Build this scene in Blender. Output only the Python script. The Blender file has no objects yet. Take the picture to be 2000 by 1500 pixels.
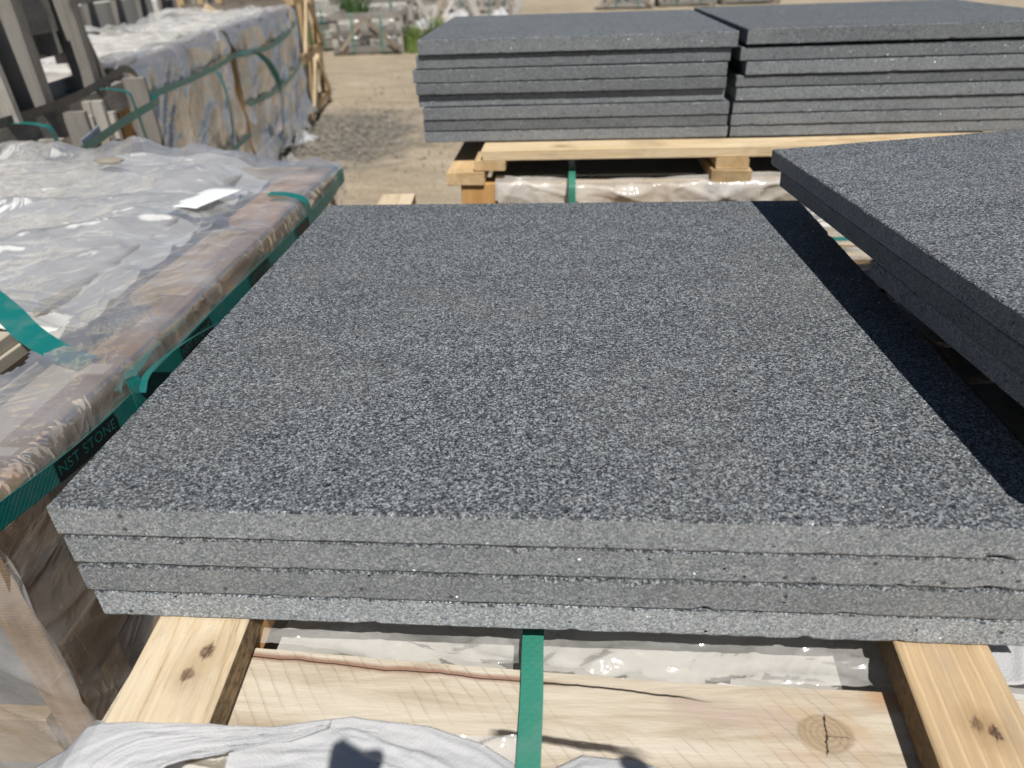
import bpy, bmesh, math, random
import numpy as np
from mathutils import Vector, Matrix, Euler

random.seed(7)
RNG = np.random.default_rng(7)
scn = bpy.context.scene
COL = scn.collection

# ------------------------------------------------------------------ camera
YAW, PITCH, ROLL = -0.0882, 0.5472, -0.0368
fw = Vector((math.sin(YAW)*math.cos(PITCH), math.cos(YAW)*math.cos(PITCH), -math.sin(PITCH)))
rt = Vector((math.cos(YAW), -math.sin(YAW), 0))
up = rt.cross(fw)
r2 = rt*math.cos(ROLL) + up*math.sin(ROLL)
u2 = -rt*math.sin(ROLL) + up*math.cos(ROLL)
cd = bpy.data.cameras.new('camera')
cam = bpy.data.objects.new('camera', cd)
COL.objects.link(cam)
m = Matrix((r2, u2, -fw)).transposed().to_4x4()
m.translation = (0.4049, -0.3973, 0.3593)
cam.matrix_world = m
cd.sensor_width = 36.0
cd.lens = 1387/2000*36
cd.clip_start = 0.02
cd.clip_end = 500
cd.dof.use_dof = True
cd.dof.focus_distance = 0.74
cd.dof.aperture_fstop = 5.6
scn.camera = cam

# ------------------------------------------------------------------ world, sun, exposure
SUN = Vector((0.2, -0.59, 1.0)).normalized()
w = bpy.data.worlds.new('World')
scn.world = w
w.use_nodes = True
nt = w.node_tree
sky = nt.nodes.new('ShaderNodeTexSky')
sky.sky_type = 'NISHITA'
sky.sun_disc = False
sky.sun_elevation = math.asin(SUN.z)
sky.altitude = 1200
sky.air_density = 0.8
sky.dust_density = 0.3
sky.sun_rotation = math.atan2(SUN.x, SUN.y)
nt.links.new(sky.outputs[0], nt.nodes['Background'].inputs[0])
nt.nodes['Background'].inputs[1].default_value = 0.05
sd = bpy.data.lights.new('sun', 'SUN')
sd.energy = 5.0
sd.angle = math.radians(0.53)
sd.color = (1.0, 0.965, 0.905)
so = bpy.data.objects.new('sun', sd)
COL.objects.link(so)
so.rotation_euler = SUN.to_track_quat('Z', 'Y').to_euler()
so.location = (2, -4, 8)
scn.view_settings.view_transform = 'Standard'
scn.view_settings.look = 'None'
scn.view_settings.gamma = 1
scn.view_settings.exposure = 0.1
scn.cycles.max_bounces = 5
scn.cycles.diffuse_bounces = 2
scn.cycles.glossy_bounces = 2
scn.cycles.transparent_max_bounces = 7
scn.render.resolution_x, scn.render.resolution_y = 1024, 768

# ------------------------------------------------------------------ numpy noise
def _h(ix, iy, seed):
    n = (ix.astype(np.int64)*374761393 + iy.astype(np.int64)*668265263 + seed*1442695041) & 0xffffffff
    n = ((n ^ (n >> 13))*1274126177) & 0xffffffff
    n = n ^ (n >> 16)
    return n.astype(np.float64)/0xffffffff*2*np.pi

def pn(x, y, seed=0):
    x = np.asarray(x, float); y = np.asarray(y, float)
    x, y = np.broadcast_arrays(x, y)
    ix, iy = np.floor(x), np.floor(y)
    fx, fy = x-ix, y-iy
    def g(dx, dy):
        a = _h(ix+dx, iy+dy, seed)
        return np.cos(a)*(fx-dx)+np.sin(a)*(fy-dy)
    u = fx*fx*fx*(fx*(fx*6-15)+10); v = fy*fy*fy*(fy*(fy*6-15)+10)
    return 1.4*((g(0,0)*(1-u)+g(1,0)*u)*(1-v)+(g(0,1)*(1-u)+g(1,1)*u)*v)

def fbm(x, y, seed=0, o=4):
    s = 0; a = 1
    for k in range(o):
        s = s+a*pn(x, y, seed+k*17); a *= .5; x = x*2.03; y = y*2.03
    return s

def ridge(x, y, seed=0):
    wx = x+.6*pn(x*.7, y*.7, seed+5); wy = y+.6*pn(x*.7+3, y*.7, seed+9)
    return (1-np.minimum(1, np.abs(pn(wx, wy, seed))*2.2))**2

def crease(x, y, seed=0, p=7):
    s = 0; a = 1.0
    for k in range(3):
        wx = x+.5*pn(x*.6+k, y*.6, seed+5+k); wy = y+.5*pn(x*.6+3, y*.6-k, seed+9+k)
        s = s+a*(1-np.minimum(1, np.abs(pn(wx, wy, seed+31*k))*1.6))**p
        x, y = x*1.7+y*.9, y*1.7-x*.9; a *= .55
    return s

def smooth(a, b, x):
    t = np.clip((x-a)/(b-a), 0, 1)
    return t*t*(3-2*t)

# ------------------------------------------------------------------ material helper
class NT:
    def __init__(s, name):
        s.m = bpy.data.materials.new(name); s.m.use_nodes = True
        s.t = s.m.node_tree; s.t.nodes.clear()
        s.out = s.t.nodes.new('ShaderNodeOutputMaterial')
    def n(s, kind, **kw):
        nd = s.t.nodes.new('ShaderNode'+kind)
        for k, v in kw.items():
            if k.startswith('i_'):
                s.set(nd.inputs[k[2:].replace('_', ' ')], v)
            elif k.startswith('x'):
                s.set(nd.inputs[int(k[1:])], v)
            else:
                setattr(nd, k, v)
        return nd
    def set(s, sock, v):
        if isinstance(v, bpy.types.NodeSocket): s.t.links.new(v, sock)
        elif isinstance(v, (tuple, list)) and sock.type == 'RGBA' and len(v) == 3: sock.default_value = (*v, 1)
        else: sock.default_value = v
    def math(s, op, a, b=0.0, clamp=False):
        return s.n('Math', operation=op, use_clamp=clamp, x0=a, x1=b).outputs[0]
    def mix(s, f, a, b, blend='MIX'):
        nd = s.n('Mix', data_type='RGBA', blend_type=blend)
        s.set(nd.inputs[0], f); s.set(nd.inputs[6], a); s.set(nd.inputs[7], b)
        return nd.outputs[2]
    def ramp(s, f, stops, interp='LINEAR'):
        nd = s.n('ValToRGB', x0=f); r = nd.color_ramp; r.interpolation = interp
        while len(r.elements) < len(stops): r.elements.new(.5)
        for e, (p, c) in zip(r.elements, stops):
            e.position = p; e.color = (*c, 1) if isinstance(c, tuple) else (c, c, c, 1)
        return nd.outputs[0]
    def noise(s, vec, scale, detail=3, rough=.55, dist=0.0):
        nd = s.n('TexNoise', i_Vector=vec, i_Scale=scale, i_Detail=detail, i_Roughness=rough, i_Distortion=dist)
        return nd.outputs[0]
    def coords(s, which='Object', rnd=True, scale=(1, 1, 1)):
        c = s.n('TexCoord').outputs[which]
        if rnd:
            r = s.n('ObjectInfo').outputs['Random']
            off = s.n('VectorMath', operation='SCALE', x0=(37., 53., 71.)); s.set(off.inputs['Scale'], r)
            c = s.n('VectorMath', operation='ADD', x0=c, x1=off.outputs[0]).outputs[0]
        if scale != (1, 1, 1):
            c = s.n('VectorMath', operation='MULTIPLY', x0=c, x1=scale).outputs[0]
        return c
    def bump(s, h, strength, dist, normal=None):
        nd = s.n('Bump', i_Strength=strength, i_Distance=dist, i_Height=h)
        if normal is not None: s.set(nd.inputs['Normal'], normal)
        return nd.outputs[0]
    def bsdf(s, col, rough=.7, normal=None, spec=.4, **kw):
        b = s.n('BsdfPrincipled')
        s.set(b.inputs['Base Color'], col); s.set(b.inputs['Roughness'], rough)
        s.set(b.inputs['Specular IOR Level'], spec)
        if normal is not None: s.set(b.inputs['Normal'], normal)
        for k, v in kw.items(): s.set(b.inputs[k], v)
        return b.outputs[0]
    def done(s, sh):
        s.t.links.new(sh, s.out.inputs[0]); return s.m

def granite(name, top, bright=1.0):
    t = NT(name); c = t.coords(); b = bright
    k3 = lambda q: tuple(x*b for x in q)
    va = t.n('TexVoronoi', i_Vector=c, i_Scale=430.0 if top else 640.0)      # dark grains
    vb = t.n('TexVoronoi', i_Vector=c, i_Scale=780.0)                        # pale grains
    vc = t.n('TexVoronoi', i_Vector=c, i_Scale=520.0)                        # feldspar tone, mica
    sa = t.n('SeparateColor', x0=va.outputs['Color']); sb = t.n('SeparateColor', x0=vb.outputs['Color']); sc_ = t.n('SeparateColor', x0=vc.outputs['Color'])
    if top:
        col = t.ramp(sc_.outputs[0], [(0, k3((.031, .039, .049))), (.5, k3((.083, .098, .114))), (1, k3((.172, .192, .208)))])
    else:
        col = t.ramp(sc_.outputs[0], [(0, k3((.143, .164, .182))), (.5, k3((.202, .224, .242))), (1, k3((.274, .294, .308)))])
    pale = t.math('MULTIPLY', t.n('MapRange', x0=sb.outputs[0], x1=.62 if top else .7, x2=.92, x3=0.0, x4=1.0).outputs[0], .85)
    col = t.mix(pale, col, k3((.44, .46, .465)) if top else k3((.43, .435, .435)))
    warm = t.math('MULTIPLY', t.math('GREATER_THAN', sb.outputs[1], .93), .6)
    col = t.mix(warm, col, k3((.26, .235, .19)) if top else k3((.30, .275, .24)))
    dk = t.n('MapRange', x0=sa.outputs[0], x1=.46 if top else .58, x2=.58 if top else .72, x3=0.0, x4=1.0).outputs[0]
    rd = t.n('MapRange', x0=va.outputs['Distance'], x1=.30, x2=.62, x3=1.0, x4=.15).outputs[0]
    dk = t.math('MULTIPLY', t.math('MULTIPLY', dk, rd), .96 if top else .72)
    col = t.mix(dk, col, (.014, .017, .025) if top else (.05, .054, .06))
    # a few big black pits
    vp = t.n('TexVoronoi', i_Vector=c, i_Scale=95.0)
    pr = t.n('SeparateColor', x0=vp.outputs['Color']).outputs[0]
    pit = t.math('MULTIPLY', t.math('GREATER_THAN', pr, .90 if top else .93), t.n('MapRange', x0=vp.outputs['Distance'], x1=.14, x2=.26, x3=1.0, x4=0.0).outputs[0])
    col = t.mix(t.math('MULTIPLY', pit, .85), col, (.010, .012, .018))
    # dusty and cleaner areas of the stone
    n1 = t.noise(c, 4.0, 5, .62, .8)
    n2 = t.noise(t.coords(scale=(3, 22, 22)), 1.0, 4, .62)
    dust = t.math('MULTIPLY', t.ramp(n1, [(.46, 0.0), (.74, 1.0)]), .34 if top else .22)
    col = t.mix(dust, col, k3((.165, .160, .145)) if top else (.30, .30, .29))
    n3 = t.noise(c, 24.0, 4, .6)
    val = t.math('ADD', t.math('ADD', t.math('MULTIPLY', n2, .45), t.math('MULTIPLY', n3, .34)), .60)
    val = t.math('MULTIPLY', val, t.math('ADD', t.math('MULTIPLY', t.n('ObjectInfo').outputs['Random'], .22 if top else .46), .89 if top else .76))
    if not top:      # slanting blade marks of the saw
        sv = t.n('VectorRotate', i_Vector=c, i_Angle=math.radians(28)); sv.rotation_type = 'Y_AXIS'
        sw = t.noise(t.n('VectorMath', operation='MULTIPLY', x0=sv.outputs[0], x1=(24, 200, 700)).outputs[0], 1.0, 3, .6)
        val = t.math('MULTIPLY', val, t.math('ADD', t.math('MULTIPLY', sw, .36), .82))
    col = t.mix(1.0, col, t.n('CombineColor', x0=val, x1=val, x2=val).outputs[0], 'MULTIPLY')
    h = t.math('ADD', t.math('MULTIPLY', t.noise(c, 350.0, 4, .65), 1.0), t.math('MULTIPLY', dk, -.7))
    h = t.math('SUBTRACT', h, t.math('MULTIPLY', pit, 1.2))
    nrm = t.bump(h, 1.0 if top else .25, .0014 if top else .0006)
    fl = t.math('GREATER_THAN', sc_.outputs[2], .985)
    rv = t.n('VectorMath', operation='SUBTRACT', x0=vc.outputs['Color'], x1=(.5, .5, .5)).outputs[0]
    sc = t.n('VectorMath', operation='SCALE', x0=rv); t.set(sc.inputs['Scale'], t.math('MULTIPLY', fl, 2.2))
    fn = t.n('VectorMath', operation='NORMALIZE', x0=t.n('VectorMath', operation='ADD', x0=nrm, x1=sc.outputs[0]).outputs[0]).outputs[0]
    rough = t.math('SUBTRACT', .60 if top else .8, t.math('MULTIPLY', fl, .46))
    return t.done(t.bsdf(col, rough, fn, .5))

def wood(name, ca, cb, rough=.72, grey=0.0, saw=0.0, knots=True, vary=.25, stain=(.10, .075, .05)):
    t = NT(name)
    c = t.coords()
    cs = t.n('VectorMath', operation='MULTIPLY', x0=c, x1=(2.2, 30, 30)).outputs[0]
    g = t.noise(cs, 1.0, 5, .62, 1.1)
    fine = t.noise(t.n('VectorMath', operation='MULTIPLY', x0=c, x1=(22, 420, 420)).outputs[0], 1.0, 3, .6)
    f = t.math('ADD', t.math('MULTIPLY', g, .8), t.math('MULTIPLY', fine, .35))
    col = t.ramp(f, [(.36, cb), (.56, tuple(.5*(x+y) for x, y in zip(ca, cb))), (.72, ca)])
    if knots:
        kv = t.n('TexVoronoi', i_Vector=t.n('VectorMath', operation='MULTIPLY', x0=c, x1=(5.0, 9.0, 9.0)).outputs[0], i_Scale=1.0)
        k = t.ramp(kv.outputs['Distance'], [(.045, 1.0), (.11, .35), (.2, 0.0)])
        col = t.mix(t.math('MULTIPLY', k, .75), col, tuple(.33*x for x in cb))
    dirt = t.ramp(t.noise(c, 7.0, 4, .65), [(.5, 0.0), (.78, 1.0)])
    col = t.mix(t.math('MULTIPLY', dirt, .5), col, stain)
    r = t.n('ObjectInfo').outputs['Random']
    val = t.math('ADD', t.math('MULTIPLY', r, vary*2), 1-vary)
    col = t.mix(1.0, col, t.n('CombineColor', x0=val, x1=val, x2=val).outputs[0], 'MULTIPLY')
    h = t.math('ADD', t.math('MULTIPLY', g, .4), fine)
    if saw:
        wv = t.n('TexWave', i_Vector=c, i_Scale=saw*1.9, i_Distortion=7.0, i_Detail=3.0)
        h = t.math('ADD', h, t.math('MULTIPLY', wv.outputs[0], .45))
        col = t.mix(t.math('MULTIPLY', wv.outputs[0], .16), col, tuple(.55*x for x in cb))
    return t.done(t.bsdf(col, rough, t.bump(h, .55, .0022), .3))

def film(name, milk=(.18, .5), tint=(.90, .905, .92), rough=.15, wr=9.0, bump=.3, through=.97, mscale=5.0, gloss=.6):
    t = NT(name)
    c = t.coords()
    n = t.noise(c, mscale, 5, .62, 1.4)
    lo, hi = milk
    fac = t.ramp(n, [(.3, lo), (.68, hi)])
    h = t.math('ADD', t.noise(c, wr, 5, .62, 2.0), t.math('MULTIPLY', t.noise(c, wr*4.5, 3, .6, 1.0), .25))
    rn = t.noise(c, wr*.55, 3, .5, 2.5)
    rd = t.math('POWER', t.math('SUBTRACT', 1.0, t.math('ABSOLUTE', t.math('MULTIPLY', t.math('SUBTRACT', rn, .5), 5.0)), True), 3.0)
    h = t.math('ADD', h, t.math('MULTIPLY', rd, 1.1))
    nb = t.bump(h, bump, .006)
    tr = t.n('BsdfTransparent', x0=(through, through, through)).outputs[0]
    df = t.n('BsdfDiffuse', x0=tint, i_Normal=nb).outputs[0]
    tl = t.n('BsdfTranslucent', x0=tint, i_Normal=nb).outputs[0]
    body = t.n('MixShader', x0=.2, x1=df, x2=tl).outputs[0]
    mx = t.n('MixShader', x0=fac, x1=tr, x2=body).outputs[0]
    gl = t.n('BsdfGlossy', x0=(1, 1, 1), i_Roughness=rough, i_Normal=nb).outputs[0]
    fr = t.n('Fresnel', i_IOR=1.5, i_Normal=nb).outputs[0]
    return t.done(t.n('MixShader', x0=t.math('MULTIPLY', fr, gloss, True), x1=mx, x2=gl).outputs[0])

def foam(name, lo=(.50, .505, .52), hi=(.62, .625, .64), thin=0.0):
    t = NT(name); c = t.coords(rnd=False)
    v = t.n('TexVoronoi', i_Vector=c, i_Scale=520.0)
    n = t.noise(c, 9.0, 4)
    col = t.mix(n, lo, hi)
    nb = t.bump(v.outputs['Distance'], .5, .0007)
    df = t.bsdf(col, .55, nb, .3)
    tl = t.n('BsdfTranslucent', x0=col, i_Normal=nb).outputs[0]
    sh = t.n('MixShader', x0=.30, x1=df, x2=tl).outputs[0]
    tr = t.n('BsdfTransparent', x0=(.97, .97, .97)).outputs[0]
    return t.done(t.n('MixShader', x0=thin, x1=sh, x2=tr).outputs[0])

def strapmat(name, col):
    t = NT(name); uv = t.n('TexCoord').outputs['UV']
    a = t.n('TexWave', i_Vector=uv, i_Scale=1.0, wave_type='BANDS', bands_direction='DIAGONAL').outputs[0]
    mp = t.n('VectorMath', operation='MULTIPLY', x0=uv, x1=(-1, 1, 1)).outputs[0]
    b = t.n('TexWave', i_Vector=mp, i_Scale=1.0, wave_type='BANDS', bands_direction='DIAGONAL').outputs[0]
    h = t.math('MAXIMUM', a, b)
    d = t.noise(t.n('TexCoord').outputs['Object'], 30.0, 4)
    c2 = t.mix(t.ramp(d, [(.5, 0.0), (.8, .5)]), col, tuple(min(1, x*.6+.12) for x in col))
    return t.done(t.bsdf(c2, .33, t.bump(h, .35, .0006), .5))

def plain(name, col, rough=.6, spec=.4, nscale=20.0, amt=.3):
    t = NT(name); c = t.coords()
    n = t.noise(c, nscale, 4, .6)
    col2 = t.mix(n, tuple(x*(1-amt) for x in col), tuple(min(1, x*(1+amt)) for x in col))
    return t.done(t.bsdf(col2, rough, t.bump(n, .4, .003), spec))

def ground_mat():
    t = NT('packed_sand'); c = t.coords(rnd=False)
    big = t.noise(c, .35, 5, .6, .5)
    mid = t.noise(t.n('VectorMath', operation='MULTIPLY', x0=c, x1=(1.0, 2.6, 1)).outputs[0], 1.6, 6, .68)
    fine = t.noise(c, 38.0, 5, .75)
    col = t.ramp(t.math('ADD', t.math('MULTIPLY', mid, .6), t.math('MULTIPLY', big, .4)),
                 [(.32, (.27, .22, .155)), (.5, (.40, .33, .24)), (.68, (.49, .42, .325))])
    gr = t.ramp(fine, [(.34, .62), (.55, 1.0), (.75, 1.18)])
    col = t.mix(1.0, col, gr, 'MULTIPLY')
    # damp greyish churned gravel strip, at its own place on the ground
    d = t.n('VectorMath', operation='SUBTRACT', x0=c, x1=(-1.75, 0.15, 0.0)).outputs[0]
    d = t.n('VectorMath', operation='MULTIPLY', x0=d, x1=(.95, .62, 0)).outputs[0]
    ln = t.n('VectorMath', operation='LENGTH', x0=d).outputs['Value']
    pt = t.ramp(t.math('ADD', ln, t.math('MULTIPLY', t.math('SUBTRACT', mid, .5), 1.6)), [(.55, 1.0), (1.05, 0.0)])
    grey = t.ramp(t.noise(c, 17.0, 6, .78), [(.38, (.05, .046, .04)), (.5, (.15, .138, .118)), (.66, (.29, .265, .225))])
    col = t.mix(t.math('MULTIPLY', pt, .95), col, grey)
    h = t.math('ADD', t.math('MULTIPLY', fine, .25), t.noise(c, 9.0, 6, .7))
    return t.done(t.bsdf(col, .95, t.bump(h, .9, .03), .15))

M = {}
M['g_top'] = granite('granite_flamed_top', True, 0.98)
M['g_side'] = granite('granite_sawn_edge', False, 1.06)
M['g_side_d'] = granite('granite_weathered_shaded_edge', False, .66)  # weathered far-stack edges; on the overhanging slabs, shade put into the colour
M['pine'] = wood('pale_pine', (.60, .49, .33), (.44, .31, .165))
M['pine2'] = wood('yellow_pine', (.56, .41, .235), (.40, .26, .12), saw=0)
M['poplar'] = wood('cream_poplar', (.64, .555, .44), (.52, .43, .32), knots=False, vary=.05)
M['brown'] = wood('brown_rough_timber', (.40, .27, .155), (.22, .135, .07), saw=38.0)
M['orange'] = wood('orange_pine', (.56, .33, .13), (.40, .20, .065))
M['grey'] = wood('weathered_timber', (.40, .375, .34), (.25, .23, .20), saw=30.0, vary=.45)
M['greyb'] = wood('brown_grey_timber', (.34, .285, .225), (.17, .135, .10), vary=.45)
M['film'] = film('clear_stretch_film', (.12, .46), tint=(.95, .945, .94), gloss=.55, bump=.28, wr=7.0)
M['film_side'] = film('side_stretch_film', (.12, .34), tint=(.8, .79, .78), wr=7.0, bump=.2, gloss=.35)
M['film_milk'] = film('milky_stretch_film', (.16, .48), mscale=6.0, tint=(.86, .85, .82), wr=10.0, bump=.22)
M['film_dusty'] = film('dusty_shrink_film', (.24, .44), tint=(.68, .665, .66), mscale=4.0, rough=.2, gloss=.42)
M['film_clear'] = film('glossy_clear_film', (.16, .42), wr=10.0, bump=.3, rough=.12)
M['film_white'] = film('white_shrink_film', (.30, .68), tint=(.90, .88, .84), wr=6.0, bump=.15, gloss=.4)
M['foam'] = foam('white_foam_sheet', (.62, .625, .64), (.74, .745, .76), .16)
M['foam_white'] = foam('bright_foam_sheet', (.76, .755, .74), (.89, .885, .87))
M['strap'] = strapmat('green_strap', (.035, .205, .145))
M['strap2'] = strapmat('teal_strap', (.007, .145, .135))
M['ink'] = plain('black_print', (.012, .016, .017), .4, amt=.1)
M['dark_strap'] = strapmat('navy_strap', (.012, .014, .022))
M['beige'] = plain('beige_stone', (.42, .38, .31), .75, amt=.18)
M['lightstone'] = plain('wrapped_pale_stone', (.56, .54, .50), .7, nscale=8, amt=.14)
M['greystone'] = plain('grey_slab_stone', (.20, .21, .225), .7, nscale=30, amt=.2)
M['paper'] = plain('paper_label', (.72, .76, .75), .5, amt=.04)
M['tape'] = plain('cream_batten', (.78, .71, .50), .6, amt=.06)
M['steel'] = plain('dull_steel_plate', (.28, .33, .39), .4, amt=.15)
M['leaf'] = plain('grass_blade', (.12, .175, .045), .6, nscale=4, amt=.45)
M['leaf2'] = plain('shrub_leaf', (.045, .095, .022), .6, nscale=4, amt=.45)
M['pebble'] = plain('grey_pebble', (.24, .215, .175), .9, nscale=11, amt=.45)
M['ground'] = ground_mat()

# ------------------------------------------------------------------ object helpers
def wmat(o):
    return o.matrix_basis if o.parent is None else wmat(o.parent) @ o.matrix_basis

def obj(name, me, mat, parent=None, mw=None):
    o = bpy.data.objects.new(name, me)
    COL.objects.link(o)
    for mm in (mat if isinstance(mat, (list, tuple)) else [mat]):
        if mat is not None and len(me.materials) < (len(mat) if isinstance(mat, (list, tuple)) else 1):
            me.materials.append(mm)
    mw = mw or Matrix.Identity(4)
    if parent:
        o.parent = parent
        o.matrix_basis = wmat(parent).inverted() @ mw
    else:
        o.matrix_basis = mw
    return o

def tag(o, label=None, cat=None, group=None, kind=None):
    if label: o['label'] = label
    if cat: o['category'] = cat
    if group: o['group'] = group
    if kind: o['kind'] = kind
    return o

def thing(name, loc, label, cat, group=None, rz=0):
    e = bpy.data.objects.new(name, None)
    COL.objects.link(e)
    e.empty_display_size = .1
    e.location = loc; e.rotation_euler = (0, 0, rz)
    return tag(e, label, cat, group)

def mesh(name, v, f, smooth_=False):
    me = bpy.data.meshes.new(name)
    me.from_pydata([tuple(p) for p in v], [], [tuple(int(i) for i in q) for q in f])
    me.update()
    if smooth_: me.polygons.foreach_set('use_smooth', [True]*len(me.polygons))
    return me

def board(name, p0, p1, w, h, mat, parent=None, side=None, seg=2, jit=.0015, ch=.002):
    """plank from p0 to p1 (centre line), w across 'side', h across the third axis"""
    p0, p1 = Vector(p0), Vector(p1)
    X = (p1-p0); L = X.length; X.normalize()
    if side is None:
        side = Vector((0, 0, 1)).cross(X)
        if side.length < .1: side = Vector((1, 0, 0))
    Y = Vector(side); Y = (Y-X*Y.dot(X)).normalized(); Z = X.cross(Y)
    a, b = w/2, h/2
    ch = min(ch, a*.3, b*.3)
    prof = [(-a+ch, -b), (a-ch, -b), (a, -b+ch), (a, b-ch), (a-ch, b), (-a+ch, b), (-a, b-ch), (-a, -b+ch)]
    v, f = [], []
    for k in range(seg+1):
        x = -L/2+L*k/seg
        jy, jz = random.uniform(-jit, jit), random.uniform(-jit, jit)
        for (y, z) in prof:
            v.append((x+random.uniform(-jit, jit)*(k in (0, seg)), y+jy, z+jz))
    for k in range(seg):
        for i in range(8):
            j = (i+1) % 8
            f.append((k*8+i, k*8+8+i, k*8+8+j, k*8+j))
    f.append(tuple(range(8))); f.append(tuple(seg*8+7-i for i in range(8)))
    f = [tuple(reversed(q)) for q in f]
    mw = Matrix((X, Y, Z)).transposed().to_4x4()
    mw.translation = (p0+p1)/2
    return obj(name, mesh(name, v, f), mat, parent, mw)

def grid(name, nu, nv, fn, mat, parent=None, mask=None, sm=True, solid=0):
    u = np.linspace(0, 1, nu)[:, None]*np.ones((1, nv)); v = np.ones((nu, 1))*np.linspace(0, 1, nv)[None, :]
    P = np.stack(np.broadcast_arrays(*fn(u, v)), -1)
    keep = np.ones((nu-1, nv-1), bool) if mask is None else mask(P[:-1, :-1], u[:-1, :-1], v[:-1, :-1])
    idx = np.arange(nu*nv).reshape(nu, nv)
    f = np.stack([idx[:-1, :-1], idx[1:, :-1], idx[1:, 1:], idx[:-1, 1:]], -1)[keep]
    used = np.unique(f); re = -np.ones(nu*nv, int); re[used] = np.arange(len(used))
    V = P.reshape(-1, 3)[used]
    o0 = V.mean(0)
    me = mesh(name, (V-o0).tolist(), re[f].tolist(), sm)
    o = obj(name, me, mat, parent, Matrix.Translation(Vector(o0)))
    if solid:
        md = o.modifiers.new('thick', 'SOLIDIFY'); md.thickness = solid; md.offset = 0
    return o

def catmull(pts, n):
    P = [Vector(p) for p in pts]; P = [2*P[0]-P[1]]+P+[2*P[-1]-P[-2]]
    out = []
    for i in range(1, len(P)-2):
        for k in range(n):
            t = k/n
            out.append(.5*((2*P[i])+(P[i+1]-P[i-1])*t+(2*P[i-1]-5*P[i]+4*P[i+1]-P[i+2])*t*t+(3*P[i]-P[i-1]-3*P[i+1]+P[i+2])*t**3))
    out.append(P[-2]); return out

def ribbon(name, pts, across, width, mat, parent=None, th=.0009, n=6, curve=True):
    """flat strap along pts; across: one vector or one per point giving the width direction"""
    if curve: C = catmull(pts, n)
    else: C = [Vector(p) for p in pts]
    A = across if isinstance(across[0], (tuple, list, Vector)) else [across]*len(pts)
    if len(A) != len(C):
        A = [Vector(a) for a in A]; m_ = len(A)-1
        A = [A[min(int(i/(len(C)-1)*m_), m_-1)].lerp(A[min(int(i/(len(C)-1)*m_)+1, m_)], i/(len(C)-1)*m_-min(int(i/(len(C)-1)*m_), m_-1)) for i in range(len(C))]
    v, f, uvs = [], [], []; s = 0
    o0 = sum(C, Vector())/len(C)
    for i, p in enumerate(C):
        T = (C[min(i+1, len(C)-1)]-C[max(i-1, 0)]).normalized()
        a = Vector(A[i]); a = (a-T*a.dot(T)).normalized(); N = T.cross(a)
        if i: s += (p-C[i-1]).length
        for sy, sz in ((-1, -1), (1, -1), (1, 1), (-1, 1)):
            v.append(p-o0+a*sy*width/2+N*sz*th/2); uvs.append((s*70, (sy+1)/2*width*70))
    for i in range(len(C)-1):
        for k in range(4):
            j = (k+1) % 4
            f.append((i*4+k, i*4+4+k, i*4+4+j, i*4+j))
    f.append((0, 1, 2, 3)); e = 4*(len(C)-1); f.append((e+3, e+2, e+1, e))
    me = mesh(name, v, f)
    uvl = me.uv_layers.new()
    for lp in me.loops: uvl.data[lp.index].uv = uvs[lp.vertex_index]
    bm = bmesh.new(); bm.from_mesh(me); bmesh.ops.recalc_face_normals(bm, faces=bm.faces); bm.to_mesh(me); bm.free()
    return obj(name, me, mat, parent, Matrix.Translation(o0))

def text_mesh(s, size):
    cu = bpy.data.curves.new('print', 'FONT'); cu.body = s; cu.size = size; cu.align_x = 'CENTER'; cu.align_y = 'CENTER'
    cu.space_character = 1.08
    to = bpy.data.objects.new('print', cu); COL.objects.link(to)
    bpy.context.view_layer.update()
    me = bpy.data.meshes.new_from_object(to.evaluated_get(bpy.context.evaluated_depsgraph_get()))
    bpy.data.objects.remove(to); bpy.data.curves.remove(cu)
    return me

def copy_tree(o, parent=None):
    c = o.copy(); COL.objects.link(c); c.parent = parent
    for ch in list(o.children): copy_tree(ch, c)
    return c

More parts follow.
